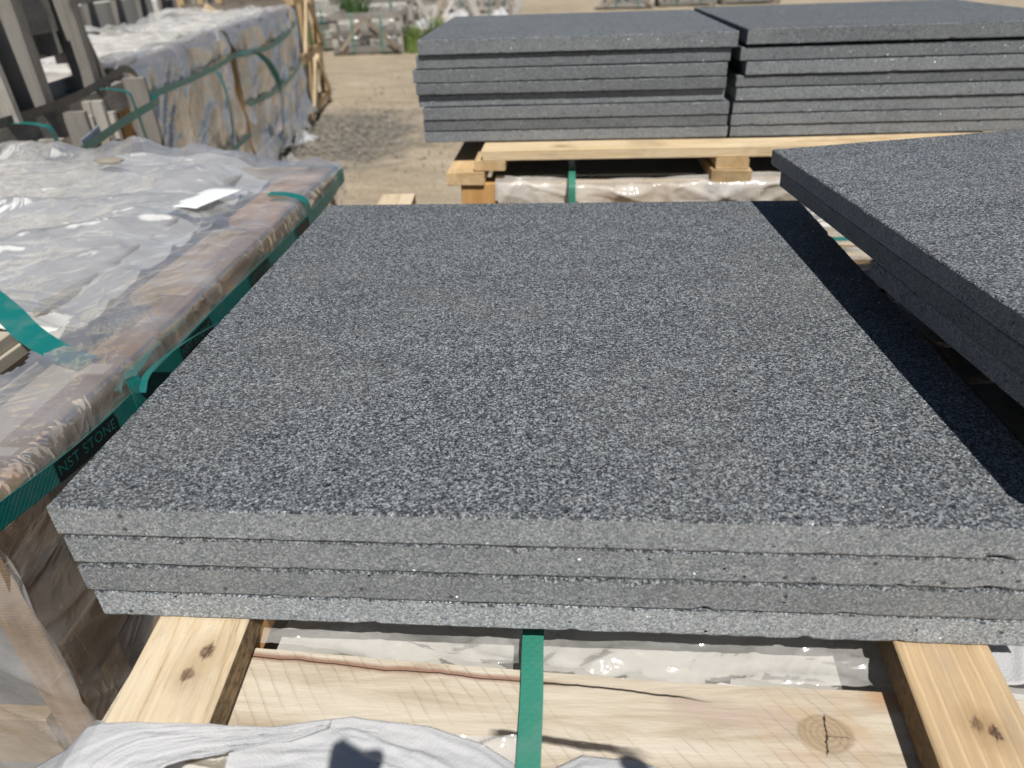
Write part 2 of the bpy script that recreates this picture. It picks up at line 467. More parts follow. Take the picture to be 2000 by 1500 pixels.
def slab(name, corner, w_, d, t, label, group, step=.007, jit=.0009, chip=.0035, rz=0, mw=None, cat='paver', mats=None, top=None):
    """stone slab; corner = its front-left TOP corner, grown to +x and +y"""
    loop = []
    nx, ny = max(4, int(w_/step)), max(4, int(d/step))
    for k in range(nx): loop.append((w_*k/nx, 0, 0, -1))
    for k in range(ny): loop.append((w_, d*k/ny, 1, 0))
    for k in range(nx): loop.append((w_-w_*k/nx, d, 0, 1))
    for k in range(ny): loop.append((0, d-d*k/ny, -1, 0))
    n = len(loop); v = []
    ar = np.arange(n)*step
    sd_ = random.randint(0, 9999)
    n1 = fbm(ar*60, ar*0+.5, sd_, 3); n2 = fbm(ar*60, ar*0+.5, sd_+50, 3); big = fbm(ar*3, ar*0+.3, sd_+99, 2)
    chips = np.maximum(0, fbm(ar*22, ar*0+2.5, sd_+7, 3)-.55)*2.2
    chipb = np.maximum(0, fbm(ar*22, ar*0+7.5, sd_+27, 3)-.5)*2.2
    ins = .0009
    for i, (x, y, ax, ay) in enumerate(loop):
        wob = big[i]*.0006
        # corners keep both outward directions
        e0 = ins+abs(n1[i])*jit+chips[i]*chip
        e1 = ins*.7+abs(n2[i])*jit+chipb[i]*chip
        cx = 1 if x > w_/2 else -1; cy = 1 if y > d/2 else -1
        dx = ax or (cx if (x in (0, w_)) else 0); dy = ay or (cy if (y in (0, d)) else 0)
        rows = ((e1, -t), (wob, -t+.0016+abs(n2[i])*jit*1.2+chipb[i]*chip), (wob, -.0012-abs(n1[i])*jit*1.2-chips[i]*chip), (e0, 0.0))
        for inset, z in rows:
            v.append((x-dx*inset, y-dy*inset, z))
    f, mi = [], []
    for i in range(n):
        j = (i+1) % n
        for r in range(3):
            f.append((i*4+r, j*4+r, j*4+r+1, i*4+r+1)); mi.append(0 if r == 2 else 1)
    f.append(tuple(i*4+3 for i in range(n))); mi.append(0)
    f.append(tuple(i*4 for i in reversed(range(n)))); mi.append(1)
    me = mesh(name, v, f)
    me.polygons.foreach_set('material_index', mi)
    if mw is None:
        mw = Matrix.Translation(Vector(corner)) @ Matrix.Rotation(rz, 4, 'Z')
    o = obj(name, me, mats or [M['g_top'], M['g_side']], None, mw)
    return tag(o, label, cat, group)

ORD = ['topmost', 'second from the top', 'third from the top', 'fourth from the top', 'fifth from the top', 'sixth from the top', 'seventh from the top', 'lowest']
GZ = -1.0

# ================================================================== SETTING
def gfun(u, v):
    s = lambda t: np.sign(t-.5)*np.abs(2*t-1)**2.4
    x = s(u)*70; y = 6+s(v)*70
    near = np.exp(-((x+1)**2+(y-6)**2)/400)
    z = GZ-.035+near*(fbm(x*.5, y*.5, 3, 3)*.035+fbm(x*2.3, y*2.3, 8, 3)*.018*(np.exp(-((x+1.7)**2+(y-6.2)**2)/3)*2+.4))
    return x, y, z
g = grid('ground', 260, 260, gfun, M['ground'])
tag(g, kind='structure')

# pebbles of the churned strip
def pebbles():
    v, f = [], []
    base = [(1, 0, 0), (-1, 0, 0), (0, 1, 0), (0, -1, 0), (0, 0, 1), (0, 0, -1)]
    tri = [(0, 2, 4), (2, 1, 4), (1, 3, 4), (3, 0, 4), (2, 0, 5), (1, 2, 5), (3, 1, 5), (0, 3, 5)]
    for k in range(1900):
        if random.random() < .75:
            x, y = random.gauss(-1.75, .55), random.gauss(6.1, .95)
        else:
            x, y = random.uniform(-3, .5), random.uniform(3, 11)
        s = random.uniform(.005, .016)*(1.6 if random.random() < .06 else 1)
        b = len(v); a = random.random()*6
        for p in base:
            q = Vector(p)*s*random.uniform(.7, 1.3); q.z *= .6; q.rotate(Euler((0, 0, a)))
            v.append((x+q.x, y+q.y, GZ-.03+q.z+.012))
        f += [tuple(b+i for i in t_) for t_ in tri]
    return mesh('gravel', v, f)
tag(obj('gravel', pebbles(), M['pebble']), 'loose grey gravel scattered over the churned strip of sandy ground', 'gravel', kind='stuff')

# ================================================================== MAIN CRATE AND ITS STACKS
T, W, D = .0312, .78, .7693
ZB = -4*T                     # underside of the slabs
PT = .031                     # plank thickness
ZC = ZB-PT                    # crate top
mc = thing('timber_crate', (.85, .6, GZ), 'long film-wrapped timber crate with cracked cream front beam carrying two slab stacks', 'crate', 'timber crates of stone')

def beam_mat():
    t = NT('cream_beam_with_cracks')
    c = t.n('TexCoord').outputs['Object']
    sp = t.n('SeparateXYZ', x0=c)
    X, Y = sp.outputs[0], sp.outputs[1]
    cs = t.n('VectorMath', operation='MULTIPLY', x0=c, x1=(5, 46, 46)).outputs[0]
    g = t.noise(cs, 1.0, 5, .62, 1.0)
    fine = t.noise(t.n('VectorMath', operation='MULTIPLY', x0=c, x1=(60, 500, 500)).outputs[0], 1.0, 3)
    col = t.ramp(g, [(.3, (.36, .29, .21)), (.5, (.50, .435, .345)), (.72, (.60, .545, .455))])
    # chain saw score marks, diagonal, broken up
    dv = t.n('VectorRotate', i_Vector=c, i_Angle=math.radians(-38)); dv.rotation_type = 'Z_AXIS'
    sw = t.n('TexWave', i_Vector=dv.outputs[0], i_Scale=27.0, i_Distortion=2.2, i_Detail=3.0, i_Detail_Scale=.8).outputs[0]
    msk = t.ramp(t.noise(c, 9.0, 3), [(.46, 0.0), (.60, 1.0)])
    sc = t.math('MULTIPLY', t.ramp(sw, [(.0, 1.0), (.12, 0.0)]), msk)
    col = t.mix(t.math('MULTIPLY', sc, .15), col, (.34, .25, .16))
    wob = t.math('MULTIPLY', t.math('SUBTRACT', t.noise(t.n('VectorMath', operation='MULTIPLY', x0=c, x1=(14, 3, 3)).outputs[0], 1.0, 4), .5), .010)
    def line(x0, y0, x1, y1, hw, soft, wobble=1.0):
        """1 on the line from (x0,y0) to (x1,y1), 0 away from it"""
        k = (y1-y0)/(x1-x0)
        d = t.math('SUBTRACT', Y, t.math('ADD', t.math('MULTIPLY', X, k), y0-k*x0))
        d = t.math('ABSOLUTE', t.math('ADD', d, t.math('MULTIPLY', wob, wobble)))
        a = t.n('MapRange', x0=d, x1=hw, x2=hw+soft, x3=1.0, x4=0.0).outputs[0]
        e = t.math('MULTIPLY', t.n('MapRange', x0=X, x1=x0-.006, x2=x0+.004, x3=0.0, x4=1.0).outputs[0],
                   t.n('MapRange', x0=X, x1=x1-.02, x2=x1+.012, x3=1.0, x4=0.0).outputs[0])
        return t.math('MULTIPLY', a, e)
    BX, BY = BEAM
    wob2 = t.math('MULTIPLY', t.math('SUBTRACT', t.noise(c, 130.0, 5, .65), .5), .0075)
    def L(x0, y0, x1, y1, *a): return line(x0-BX, y0-BY, x1-BX, y1-BY, *a)
    red = L(.10, -.0055, .40, -.0235, .0013, .0035)
    col = t.mix(t.math('MULTIPLY', red, .8), col, (.23, .105, .065))
    ck = L(.10, -.0065, .40, -.0245, .0001, .0007)
    ck2 = L(.385, -.0225, .515, -.0325, .0004, .0009)
    ck3 = L(.352, -.0690, .463, -.0795, .0016, .0026, 1.5)
    ck4 = L(.365, -.0705, .455, -.0765, .0003, .0010, -1.2)
    bark = t.math('MAXIMUM', ck3, ck4)
    col = t.mix(t.math('MULTIPLY', bark, .95), col, (.032, .024, .02))
    pur = L(.49, -.037, .60, -.052, .004, .012, 2.0)
    col = t.mix(t.math('MULTIPLY', pur, .35), col, (.32, .21, .19))
    # big knot
    dx = t.math('SUBTRACT', X, .606-BX); dy = t.math('SUBTRACT', Y, -.058-BY)
    r = t.math('SQRT', t.math('ADD', t.math('MULTIPLY', dx, t.math('MULTIPLY', dx, .75)), t.math('MULTIPLY', t.math('MULTIPLY', dy, dy), 1.3)))
    r = t.math('ADD', r, t.math('MULTIPLY', wob, .45))
    kn = t.n('MapRange', x0=r, x1=.0150, x2=.0200, x3=1.0, x4=0.0).outputs[0]
    halo = t.n('MapRange', x0=r, x1=.016, x2=.060, x3=1.0, x4=0.0).outputs[0]
    hn = t.math('MULTIPLY', halo, t.ramp(t.noise(c, 40.0, 4), [(.4, 0.0), (.65, 1.0)]))
    col = t.mix(t.math('MULTIPLY', hn, .6), col, (.46, .32, .19))
    rings = t.n('TexWave', wave_type='RINGS', rings_direction='Z', i_Scale=70.0, i_Distortion=1.2, i_Vector=t.n('CombineXYZ', x0=dx, x1=dy, x2=0.0).outputs[0]).outputs[0]
    kc = t.mix(t.math('MULTIPLY', rings, .5), (.36, .275, .18), (.235, .165, .10))
    rim = t.n('MapRange', x0=t.math('ABSOLUTE', t.math('SUBTRACT', r, .0165)), x1=.0004, x2=.0022, x3=1.0, x4=0.0).outputs[0]
    col = t.mix(t.math('MULTIPLY', kn, .9), col, kc)
    col = t.mix(t.math('MULTIPLY', rim, .28), col, (.22, .14, .08))
    d1 = t.math('ABSOLUTE', t.math('ADD', dx, t.math('ADD', t.math('MULTIPLY', dy, -.22), t.math('MULTIPLY', wob2, 1.0))))
    kcr = t.math('MULTIPLY', t.n('MapRange', x0=d1, x1=.0003, x2=.0010, x3=1.0, x4=0.0).outputs[0], t.n('MapRange', x0=t.math('ABSOLUTE', dy), x1=.014, x2=.018, x3=1.0, x4=0.0).outputs[0])
    d2 = t.math('ABSOLUTE', t.math('ADD', t.math('ADD', dy, .002), t.math('MULTIPLY', wob2, .8)))
    kcr2 = t.math('MULTIPLY', t.n('MapRange', x0=d2, x1=.0002, x2=.0008, x3=1.0, x4=0.0).outputs[0], t.n('MapRange', x0=t.math('ABSOLUTE', t.math('SUBTRACT', dx, .008)), x1=.007, x2=.010, x3=1.0, x4=0.0).outputs[0])
    crack = t.math('MAXIMUM', t.math('MAXIMUM', ck, ck2), t.math('MAXIMUM', kcr, t.math('MULTIPLY', kcr2, .45)))
    col = t.mix(crack, col, (.018, .013, .010))
    # reddish bark bruise near the right hand plank
    d3 = t.n('VectorMath', operation='LENGTH', x0=t.n('VectorMath', operation='MULTIPLY', x0=t.n('VectorMath', operation='SUBTRACT', x0=c, x1=(.665-BX, -.024-BY, .0)).outputs[0], x1=(1, 1.6, 0)).outputs[0]).outputs['Value']
    st = t.n('MapRange', x0=t.math('ADD', d3, t.math('MULTIPLY', wob, 2.0)), x1=.006, x2=.026, x3=1.0, x4=0.0).outputs[0]
    col = t.mix(t.math('MULTIPLY', st, .7), col, (.36, .19, .085))
    h = t.math('ADD', t.math('MULTIPLY', g, .5), t.math('MULTIPLY', fine, .6))
    h = t.math('SUBTRACT', h, t.math('MULTIPLY', sc, .9))
    h = t.math('SUBTRACT', h, t.math('MULTIPLY', t.math('MAXIMUM', crack, bark), 2.5))
    return t.done(t.bsdf(col, .72, t.bump(h, .5, .0016), .3))

# the big front beam: top face follows the wane seen in the photograph
BEAM = (.42, -.06)
def beam_mesh():
    xs = np.linspace(.035, 1.66, 120)
    back = np.interp(xs, [.03, .12, .27, .39, .49, .66, .69, 1.7], [.006, .002, -.006, -.0115, -.0165, -.0175, -.0195, -.03])+.0012*fbm(xs*30, xs*0, 4, 3)
    zt = ZC-.004
    v = []; f = []
    for x, b in zip(xs, back):
        for (y, z) in ((b-.002, zt-.048), (b+.001, zt-.004), (b-.0015, zt), (-.112, zt), (-.118, zt-.005), (-.118, zt-.048)):
            v.append((x-BEAM[0], y-BEAM[1], z+.001*float(pn(x*6, y*40, 2))-zt))
    n = 6
    for i in range(len(xs)-1):
        for k in range(n):
            j = (k+1) % n
            f.append((i*n+k, i*n+j, i*n+n+j, i*n+n+k))
    f.append(tuple(range(n))[::-1]); f.append(tuple((len(xs)-1)*n+k for k in range(n)))
    me = mesh('beam', v, f)
    bm = bmesh.new(); bm.from_mesh(me); bmesh.ops.recalc_face_normals(bm, faces=bm.faces); bm.to_mesh(me); bm.free()
    return me
obj('beam', beam_mesh(), beam_mat(), mc, Matrix.Translation((BEAM[0], BEAM[1], ZC-.004)))
# frame under it
for x in (.085, .86, 1.60):
    for y in (-.075, 1.165):
        board('post', (x, y, GZ-.03), (x, y, ZC-.053), .09, .07, M['brown'], mc, side=(1, 0, 0))
board('beam', (.04, 1.175, ZC-.034), (1.66, 1.175, ZC-.034), .09, .05, M['pine'], mc)
for z in (-.45, -.72, -.93):
    board('rail', (.04, -.135, z), (1.66, -.135, z), .022, .09, M['brown'], mc)
    board('rail', (.04, 1.225, z), (1.66, 1.225, z), .022, .09, M['brown'], mc)
    for x in (.025, 1.675):
        board('rail', (x, -.10, z), (x, 1.20, z), .022, .09, M['brown'], mc)
for y in (.30, .62, .90, 1.02):
    board('top_batten', (.05, y, ZC-.034), (1.64, y, ZC-.034), .075, .024, M['pine' if y < .9 else 'pine2'], mc)
# stone bundle inside
def block(name, lo, hi, mat, parent, ch=.006):
    lo, hi = Vector(lo), Vector(hi); c = (lo+hi)/2; s = hi-lo
    return board(name, (lo.x, c.y, c.z), (hi.x, c.y, c.z), s.y, s.z, mat, parent, side=(0, 1, 0), ch=ch)
ws = block('stone_bundle', (.13, -.035, -.93), (1.56, 1.12, ZC-.052), M['lightstone'], None)
tag(ws, 'pale stone bundle packed inside the crate with the cracked cream beam', 'stone bundle')

def film_top(u, v):
    x = .05+u*1.6; y = .012+v*1.20
    z = ZC-.014+.004*ridge(x*7, y*16, 31)+.006*fbm(x*5, y*9, 4, 3)
    edge = np.interp(x, [.05, .12, .27, .39, .49, .66, .69, 1.7], [.012, .012, .005, -.001, -.006, -.008, -.010, -.02])
    y = y+(edge-.012)*(1-v)**6
    z = z+.006*crease(x*7+y*6, y*22-x*3, 61)*(1-smooth(.1, .3, v))+.005*pn(x*9, y*14, 8)*(1-smooth(.1, .3, v))-.004*(1-smooth(0, .02, v))
    z = z+.012*smooth(.90, .97, v)*(.4+ridge(x*6, y*5, 12))*smooth(.6, .75, x)
    return x, y, z
def film_top_mask(P, u, v):
    return ~((P[..., 0] > .785) & (P[..., 0] < .955) & (P[..., 1] < .86) & (P[..., 1] > .12))
grid('film_wrap', 330, 300, film_top, M['film_milk'], mc, film_top_mask)
# strap over the beam, bending down its front
ribbon('strap', [(.379, .60, ZC+.004), (.379, .30, ZC+.0035), (.3785, .04, ZC+.0025), (.380, -.04, ZC+.0015), (.380, -.098, ZC+.001), (.3805, -.1165, ZC-.004), (.381, -.1212, ZC-.02), (.381, -.1215, -.40)], (1, 0, 0), .0186, M['strap'], mc, n=8)
ribbon('strap', [(.80, 1.005, ZC+.003), (1.0, 1.0, ZC+.006), (1.3, 1.0, ZC+.003), (1.62, 1.0, ZC+.001)], (0, 1, 0), .019, M['strap2'], mc)

# the two bearer planks under the main stack
def bearer(xa, ya, xb, yb, w_, mat, label):
    o = board('bearer_plank', (xa, ya, ZB-PT/2-.0004), (xb, yb, ZB-PT/2-.0004), w_, PT-.0012, mat, None, seg=4, jit=.0007, ch=.0012)
    return tag(o, label, 'plank', 'bearer planks under the slab stacks')

def plank_mat(name, ca, cb, knots, side_dark, grooves=False):
    """pine with named knots in the plank's own frame (x along, y across)"""
    t = NT(name); c = t.n('TexCoord').outputs['Object']
    cs = t.n('VectorMath', operation='MULTIPLY', x0=c, x1=(4, 42, 42)).outputs[0]
    g = t.noise(cs, 1.0, 5, .6, 1.4)
    fine = t.noise(t.n('VectorMath', operation='MULTIPLY', x0=c, x1=(26, 520, 520)).outputs[0], 1.0, 3, .65)
    f = t.math('ADD', t.math('MULTIPLY', g, .8), t.math('MULTIPLY', fine, .4))
    col = t.ramp(f, [(.40, tuple(.72*x for x in cb)), (.54, tuple(.5*(x+y) for x, y in zip(ca, cb))), (.72, ca)])
    h = t.math('ADD', g, fine)
    sp = t.n('SeparateXYZ', x0=c)
    if grooves:
        wv = t.n('TexWave', i_Vector=c, i_Scale=27.0, bands_direction='Y', i_Distortion=.5, i_Detail=1.0).outputs[0]
        gv = t.ramp(wv, [(.80, 0.0), (.97, 1.0)])
        col = t.mix(t.math('MULTIPLY', gv, .45), col, tuple(min(1, x*1.35) for x in ca))
        h = t.math('SUBTRACT', h, t.math('MULTIPLY', gv, .5))
    wob = t.math('MULTIPLY', t.math('SUBTRACT', t.noise(c, 150.0, 5, .7), .5), .008)
    kcol = t.ramp(t.noise(c, 420.0, 4, .7), [(.38, (.035, .022, .016)), (.52, (.13, .075, .045)), (.66, (.30, .185, .11))])
    for (kx, ky, kr) in knots:
        dx = t.math('SUBTRACT', sp.outputs[0], kx); dy = t.math('SUBTRACT', sp.outputs[1], ky)
        r = t.math('SQRT', t.math('ADD', t.math('MULTIPLY', t.math('MULTIPLY', dx, dx), .62), t.math('MULTIPLY', dy, dy)))
        r = t.math('ADD', r, wob)
        k = t.n('MapRange', x0=r, x1=kr*.6, x2=kr*1.0, x3=1.0, x4=0.0).outputs[0]
        hal = t.n('MapRange', x0=r, x1=kr, x2=kr*3.2, x3=1.0, x4=0.0).outputs[0]
        col = t.mix(t.math('MULTIPLY', hal, .6), col, tuple(.85*q for q in cb))
        col = t.mix(t.math('MULTIPLY', k, .92), col, kcol)
        # short check crack running along the grain through the knot
        cd_ = t.n('MapRange', x0=t.math('ABSOLUTE', t.math('ADD', dy, t.math('ADD', t.math('MULTIPLY', dx, .18), t.math('MULTIPLY', wob, .2)))), x1=.0002, x2=.0008, x3=1.0, x4=0.0).outputs[0]
        cl = t.n('MapRange', x0=t.math('ABSOLUTE', dx), x1=kr*.9, x2=kr*1.7, x3=1.0, x4=0.0).outputs[0]
        col = t.mix(t.math('MULTIPLY', t.math('MULTIPLY', cd_, cl), .85), col, (.05, .03, .02))
    gd = t.ramp(t.noise(t.n('VectorMath', operation='MULTIPLY', x0=c, x1=(9, 38, 38)).outputs[0], 1.0, 5, .7), [(.50, 0.0), (.72, 1.0)])
    col = t.mix(t.math('MULTIPLY', gd, .5), col, (.30, .245, .18))
    sp_ = t.ramp(t.noise(c, 300.0, 4, .7), [(.66, 0.0), (.72, 1.0)])
    col = t.mix(t.math('MULTIPLY', sp_, .5), col, (.16, .11, .07))
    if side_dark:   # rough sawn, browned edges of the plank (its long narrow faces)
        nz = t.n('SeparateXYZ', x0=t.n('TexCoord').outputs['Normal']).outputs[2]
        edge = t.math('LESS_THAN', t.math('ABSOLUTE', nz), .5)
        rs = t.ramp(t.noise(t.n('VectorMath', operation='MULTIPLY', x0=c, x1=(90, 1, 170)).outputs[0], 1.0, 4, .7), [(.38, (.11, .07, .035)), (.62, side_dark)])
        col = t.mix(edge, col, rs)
    return t.done(t.bsdf(col, .7, t.bump(h, .6, .0014), .3))
# plank frames: x runs from p0 to p1, y = z cross x
pl_l = plank_mat('pine_with_two_knots', (.64, .535, .385), (.49, .36, .21), [(-.6350, -.0068, .0062), (-.6132, -.0153, .0068), (-.2, .01, .006)], (.34, .235, .125))
pl_r = plank_mat('ribbed_pine', (.49, .36, .215), (.39, .265, .14), [(-.4734, -.0004, .0055), (-.4789, -.0101, .0052), (.1, .01, .006)], (.20, .125, .06), True)
bearer(.1026, -.1015, .004, 1.26, .080, pl_l, 'pale pine plank with two dark knots under the four-slab stack')
bearer(.697, -.140, .775, .95, .073, pl_r, 'ribbed tan pine plank beside the white foam under the four-slab stack')
bearer(1.06, .20, 1.06, 1.05, .08, M['pine'], 'pine plank under the overhanging pair of slabs')
bearer(1.55, .20, 1.55, 1.05, .08, M['pine2'], 'pine plank under the far end of the overhanging slab pair')

# main stack of four
xo = [0.0, .0022, .0035, .0062]; yo = [0.0, .0005, -.0006, .0004]
for k in range(4):
    slab('granite_paver', (xo[k], yo[k], -T*k-(0 if k == 0 else .0002)), W, D, T-.0013,
         ['wide speckled grey granite slab, topmost of the four-slab stack crossed by a sharp shadow',
          'grey granite slab directly under the shadow-crossed top slab of the four-slab stack',
          'grey granite slab, third from the top of the four-slab stack on bearer planks',
          'grey granite slab resting on the two knotted planks, lowest of the four-slab stack'][k],
         'granite slabs in the four-slab stack', step=.004, jit=.0010, chip=.0042)

# right hand stack: lower slabs set back, two tilted ones on spacers above
for k in range(4):
    slab('granite_paver', (.948+.004*(k % 2), .06+.003*k, -T*k), W, .775, T-.0006,
         'dark granite slab hidden under the tilted overhanging pair, %s of its four' % ['topmost', 'second', 'third', 'lowest'][k],
         'granite slabs in the overhanging stack', step=.012)
A = Vector((.718, .745, .087)); B = Vector((.754, .06, .1135))
ey = (A-B).normalized(); ex = Vector((1, .05, .052)); ex = (ex-ey*ex.dot(ey)).normalized(); ez = ex.cross(ey)
def tilt(origin): 
    mm = Matrix((ex, ey, ez)).transposed().to_4x4(); mm.translation = origin; return mm
L_ = (A-B).length
slab('granite_paver', None, .79, .775, .0225, 'sunlit granite slab on top of the tilted overhanging pair casting the sharp shadow',
     'granite slabs in the overhanging stack', step=.005, mw=tilt(A-ey*.775), jit=.0006, chip=.0012, mats=[M['g_top'], M['g_side_d']])
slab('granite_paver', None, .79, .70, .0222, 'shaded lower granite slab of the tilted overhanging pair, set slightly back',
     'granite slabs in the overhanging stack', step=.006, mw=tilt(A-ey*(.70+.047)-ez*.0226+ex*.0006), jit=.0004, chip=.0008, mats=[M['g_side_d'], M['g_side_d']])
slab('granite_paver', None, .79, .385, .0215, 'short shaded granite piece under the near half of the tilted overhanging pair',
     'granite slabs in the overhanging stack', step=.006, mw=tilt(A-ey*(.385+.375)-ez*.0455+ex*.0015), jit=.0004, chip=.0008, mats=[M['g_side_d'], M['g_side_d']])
def under(x, y):      # z of the tilted stones' underside
    o = A-ez*(.0455 if y > .40 else .0675); n = ez
    return o.z-(n.x*(x-o.x)+n.y*(y-o.y))/n.z
for y, lab in ((.16, 'thick wooden spacer strip under the short shaded granite piece'), (.66, 'thin wooden spacer strip under the far end of the tilted slab pair')):
    za, zb = under(.90, y), under(1.48, y)
    v = [(.97, y-.03, .0003), (1.48, y-.03, .0003), (1.48, y+.03, .0003), (.97, y+.03, .0003)]
    v += [(px, py, under(px, py)-.0006) for px, py, _ in v]
    f = [(3, 2, 1, 0), (4, 5, 6, 7), (0, 1, 5, 4), (1, 2, 6, 5), (2, 3, 7, 6), (3, 0, 4, 7)]
    tag(obj('spacer_strip', mesh('spacer_strip', v, f), M['pine2']), lab, 'wood strip')

# foam sheet and film at the front edge
def foam_z(x):
    return np.interp(x, [-.1, -.03, .02, .050, .062, .145, .162, .20, .25, .46], [-.262, -.200, -.162, -.128, -.1222, -.1222, -.127, -.147, -.1560, -.1568])
def foam_fn(u, v):        # band over the plank end and round the corner
    x = -.10+u*.325
    top = np.interp(x, [-.1, .02, .06, .16, .225], [-.098, -.098, -.100, -.096, -.0705])+.0012*pn(x*40, x*0, 5)
    bot = np.interp(x, [-.1, .05, .085, .10, .15, .19, .225], [-.30, -.30, -.17, -.145, -.124, -.100, -.080])+.0015*pn(x*40, x*0+3, 6)
    y = top+(bot-top)*v
    z = foam_z(x)+.0022*crease(x*1.2+v*.5, v*3+x*2, 3, 10)*smooth(0, .08, v)+.0016*fbm(x*16, v*4, 2, 3)*smooth(0, .1, v)+.0006
    z = z-1.1*np.maximum(0, -.132-y)+.003*smooth(.9, 1., v)*(x > .09)
    return x, y, z
fo = grid('foam_sheet', 220, 80, foam_fn, M['foam'], None, solid=.0010)
tag(fo, 'white foam sheet wrapped over the knotted plank end and the crate corner', 'foam sheet')
def foam1_fn(u, v):       # band lying on the beam, up to the strap
    x = .165+u*.205
    top = np.interp(x, [.165, .20, .24, .30, .345, .372], [-.096, -.078, -.0655, -.0695, -.082, -.098])+.0008*pn(x*40, x*0, 9)
    y = top-v*.15+.02*v*(1-u)
    z = np.maximum(foam_z(x), -.150)*0+np.interp(x, [.165, .2, .25, .46], [-.131, -.1465, -.1553, -.1560])
    z = z+(.0028*crease(x*2+v*1.2, v*4-x*5, 27, 10)+.0020*fbm(x*15, v*9, 4, 3))*smooth(0, .06, v)+.0005
    z = z-1.1*np.maximum(0, -.122-y)
    return x, y, z
fo = grid('foam_sheet', 130, 80, foam1_fn, M['foam'], None, solid=.0010)
tag(fo, 'white foam sheet folded on the cream beam between knotted plank and green strap', 'foam sheet')
def foam2_fn(u, v):
    x = .385+u*.28
    top = np.interp(x, [.38, .42, .46, .52, .66], [-.108, -.086, -.0885, -.104, -.125])
    y = top-v*.14
    z = ZC-.0022+.004*ridge(x*8, v*6+x*5, 13)*smooth(0, .1, v)-.9*np.maximum(0, -.118-y)+.001
    return x, y, z
fo = grid('foam_sheet', 120, 60, foam2_fn, M['foam'], None, solid=.001)
tag(fo, 'white foam scrap under the dark bark crack beside the green strap', 'foam sheet')
def film_front(u, v):
    x = .03+u*.34; y = -.075-v*.2
    z = ZC-.0028+.005*ridge(x*12, y*20, 41)+.003*fbm(x*30, y*30, 5, 3)-.8*np.maximum(0, -.120-y)
    z = np.maximum(z, ZC-.0032-.8*np.maximum(0, -.121-y))
    return x, y, z
grid('film_wrap', 130, 90, film_front, M['film'], mc)
# foam patch beyond the ribbed plank
def foam3_fn(u, v):
    x = .742+u*.10; y = -.012+v*.11
    return x, y, ZC+.0002+.004*ridge(x*20, y*20, 6)+0*x
fo = grid('foam_sheet', 30, 30, foam3_fn, M['foam'], None, solid=.001)
tag(fo, 'small white foam patch beside the ribbed tan plank', 'foam sheet')

# ================================================================== FAR STACKS
fc = thing('timber_crate', (.95, 1.95, GZ), 'pine crate with orange corner post under the two eight-slab stacks', 'crate', 'timber crates of stone')
FZ = -.054; FY = 1.45
zf = [.1855, .1505, .119, .088, .0605, .031, .0005, -.0265]
xl = [.046, .037, .027, .032, .034, .044, .042, .041]
xr = [.797, .785, .780, .781, .781, .795, .795, .798]
yo = [-.004, .004, -.002, -.004, .007, -.001, .002, .003]
TF = [zf[i]-(zf[i+1] if i < 7 else FZ) for i in range(8)]
for k in range(8):
    slab('granite_paver', (xl[k], FY+yo[k], zf[k]), xr[k]-xl[k], .70+.008*(k % 3), TF[k]-.0022,
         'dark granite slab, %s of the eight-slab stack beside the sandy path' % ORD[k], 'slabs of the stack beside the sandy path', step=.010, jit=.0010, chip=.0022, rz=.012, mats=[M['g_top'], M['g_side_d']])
xl2 = [.817, .808, .824, .806, .808, .806, .804, .806]
yo2 = [-.006, .000, -.003, .002, -.002, .003, -.001, .002]
for k in range(8):
    slab('granite_paver', (xl2[k], FY+yo2[k]+.010, zf[k]+(.004 if k < 4 else 0)*(k < 1)), .79, .72+.006*(k % 3), TF[k]-.0022,
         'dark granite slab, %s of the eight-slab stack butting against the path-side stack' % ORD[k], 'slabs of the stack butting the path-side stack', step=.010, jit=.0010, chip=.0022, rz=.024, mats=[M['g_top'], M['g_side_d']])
# cross bearers (along x) under them, on short blocks
for y, lab in ((1.415, 'long pale bearer board running under both eight-slab stacks'), (2.05, 'rear bearer board running under both eight-slab stacks')):
    o = board('bearer_plank', (.195, y, FZ-.0135), (1.62, y+.018, FZ-.0135), .085, .026, M['pine'], None, side=(0, 1, 0), seg=4)
    tag(o, lab, 'plank', 'bearer boards under the eight-slab stacks')
bz = FZ-.027
for x, lab in ((.212, 'pine block stick under the end of the long bearer board'), (.80, 'tan block stick under the middle of the long bearer board'), (1.45, 'pine block stick under the right part of the long bearer board')):
    o = board('block_stick', (x, 1.372, bz-.0125), (x, 2.25, bz-.0125), .078, .024, M['pine2'], None, side=(1, 0, 0))
    tag(o, lab, 'wood block', 'block sticks between crate and bearer')
ftop = bz-.0255
# crate frame proper
for x, mt in ((.165, 'pine2'), (.80, 'pine2'), (1.45, 'pine2')):
    board('top_batten', (x-(.012 if x < .2 else 0), 1.362, ftop-.0155), (x-(.012 if x < .2 else 0), 2.3, ftop-.0155), .095, .030, M[mt], fc, side=(1, 0, 0))
pz = ftop-.032
board('post', (.182, 1.405, GZ-.03), (.182, 1.405, pz), .085, .07, M['orange'], fc, side=(1, 0, 0))
for x in (.80, 1.45):
    board('post', (x, 1.415, GZ-.03), (x, 1.415, pz), .088, .07, M['brown'], fc, side=(1, 0, 0))
for x in (.182, .80, 1.45):
    board('post', (x, 2.25, GZ-.03), (x, 2.25, pz), .088, .07, M['brown'], fc, side=(1, 0, 0))
for (x0, x1) in ((.228, .752), (.848, 1.402)):
    board('rail', (x0, 1.405, pz-.045), (x1, 1.405, pz-.045), .03, .085, M['pine2'], fc, side=(0, 1, 0))
    board('rail', (x0, 1.40, -.75), (x1, 1.40, -.75), .03, .09, M['brown'], fc, side=(0, 1, 0))
board('brace', (.845, 1.385, pz-.03), (1.02, 1.385, pz-.34), .06, .022, M['pine'], fc, side=(1, 0, .5))
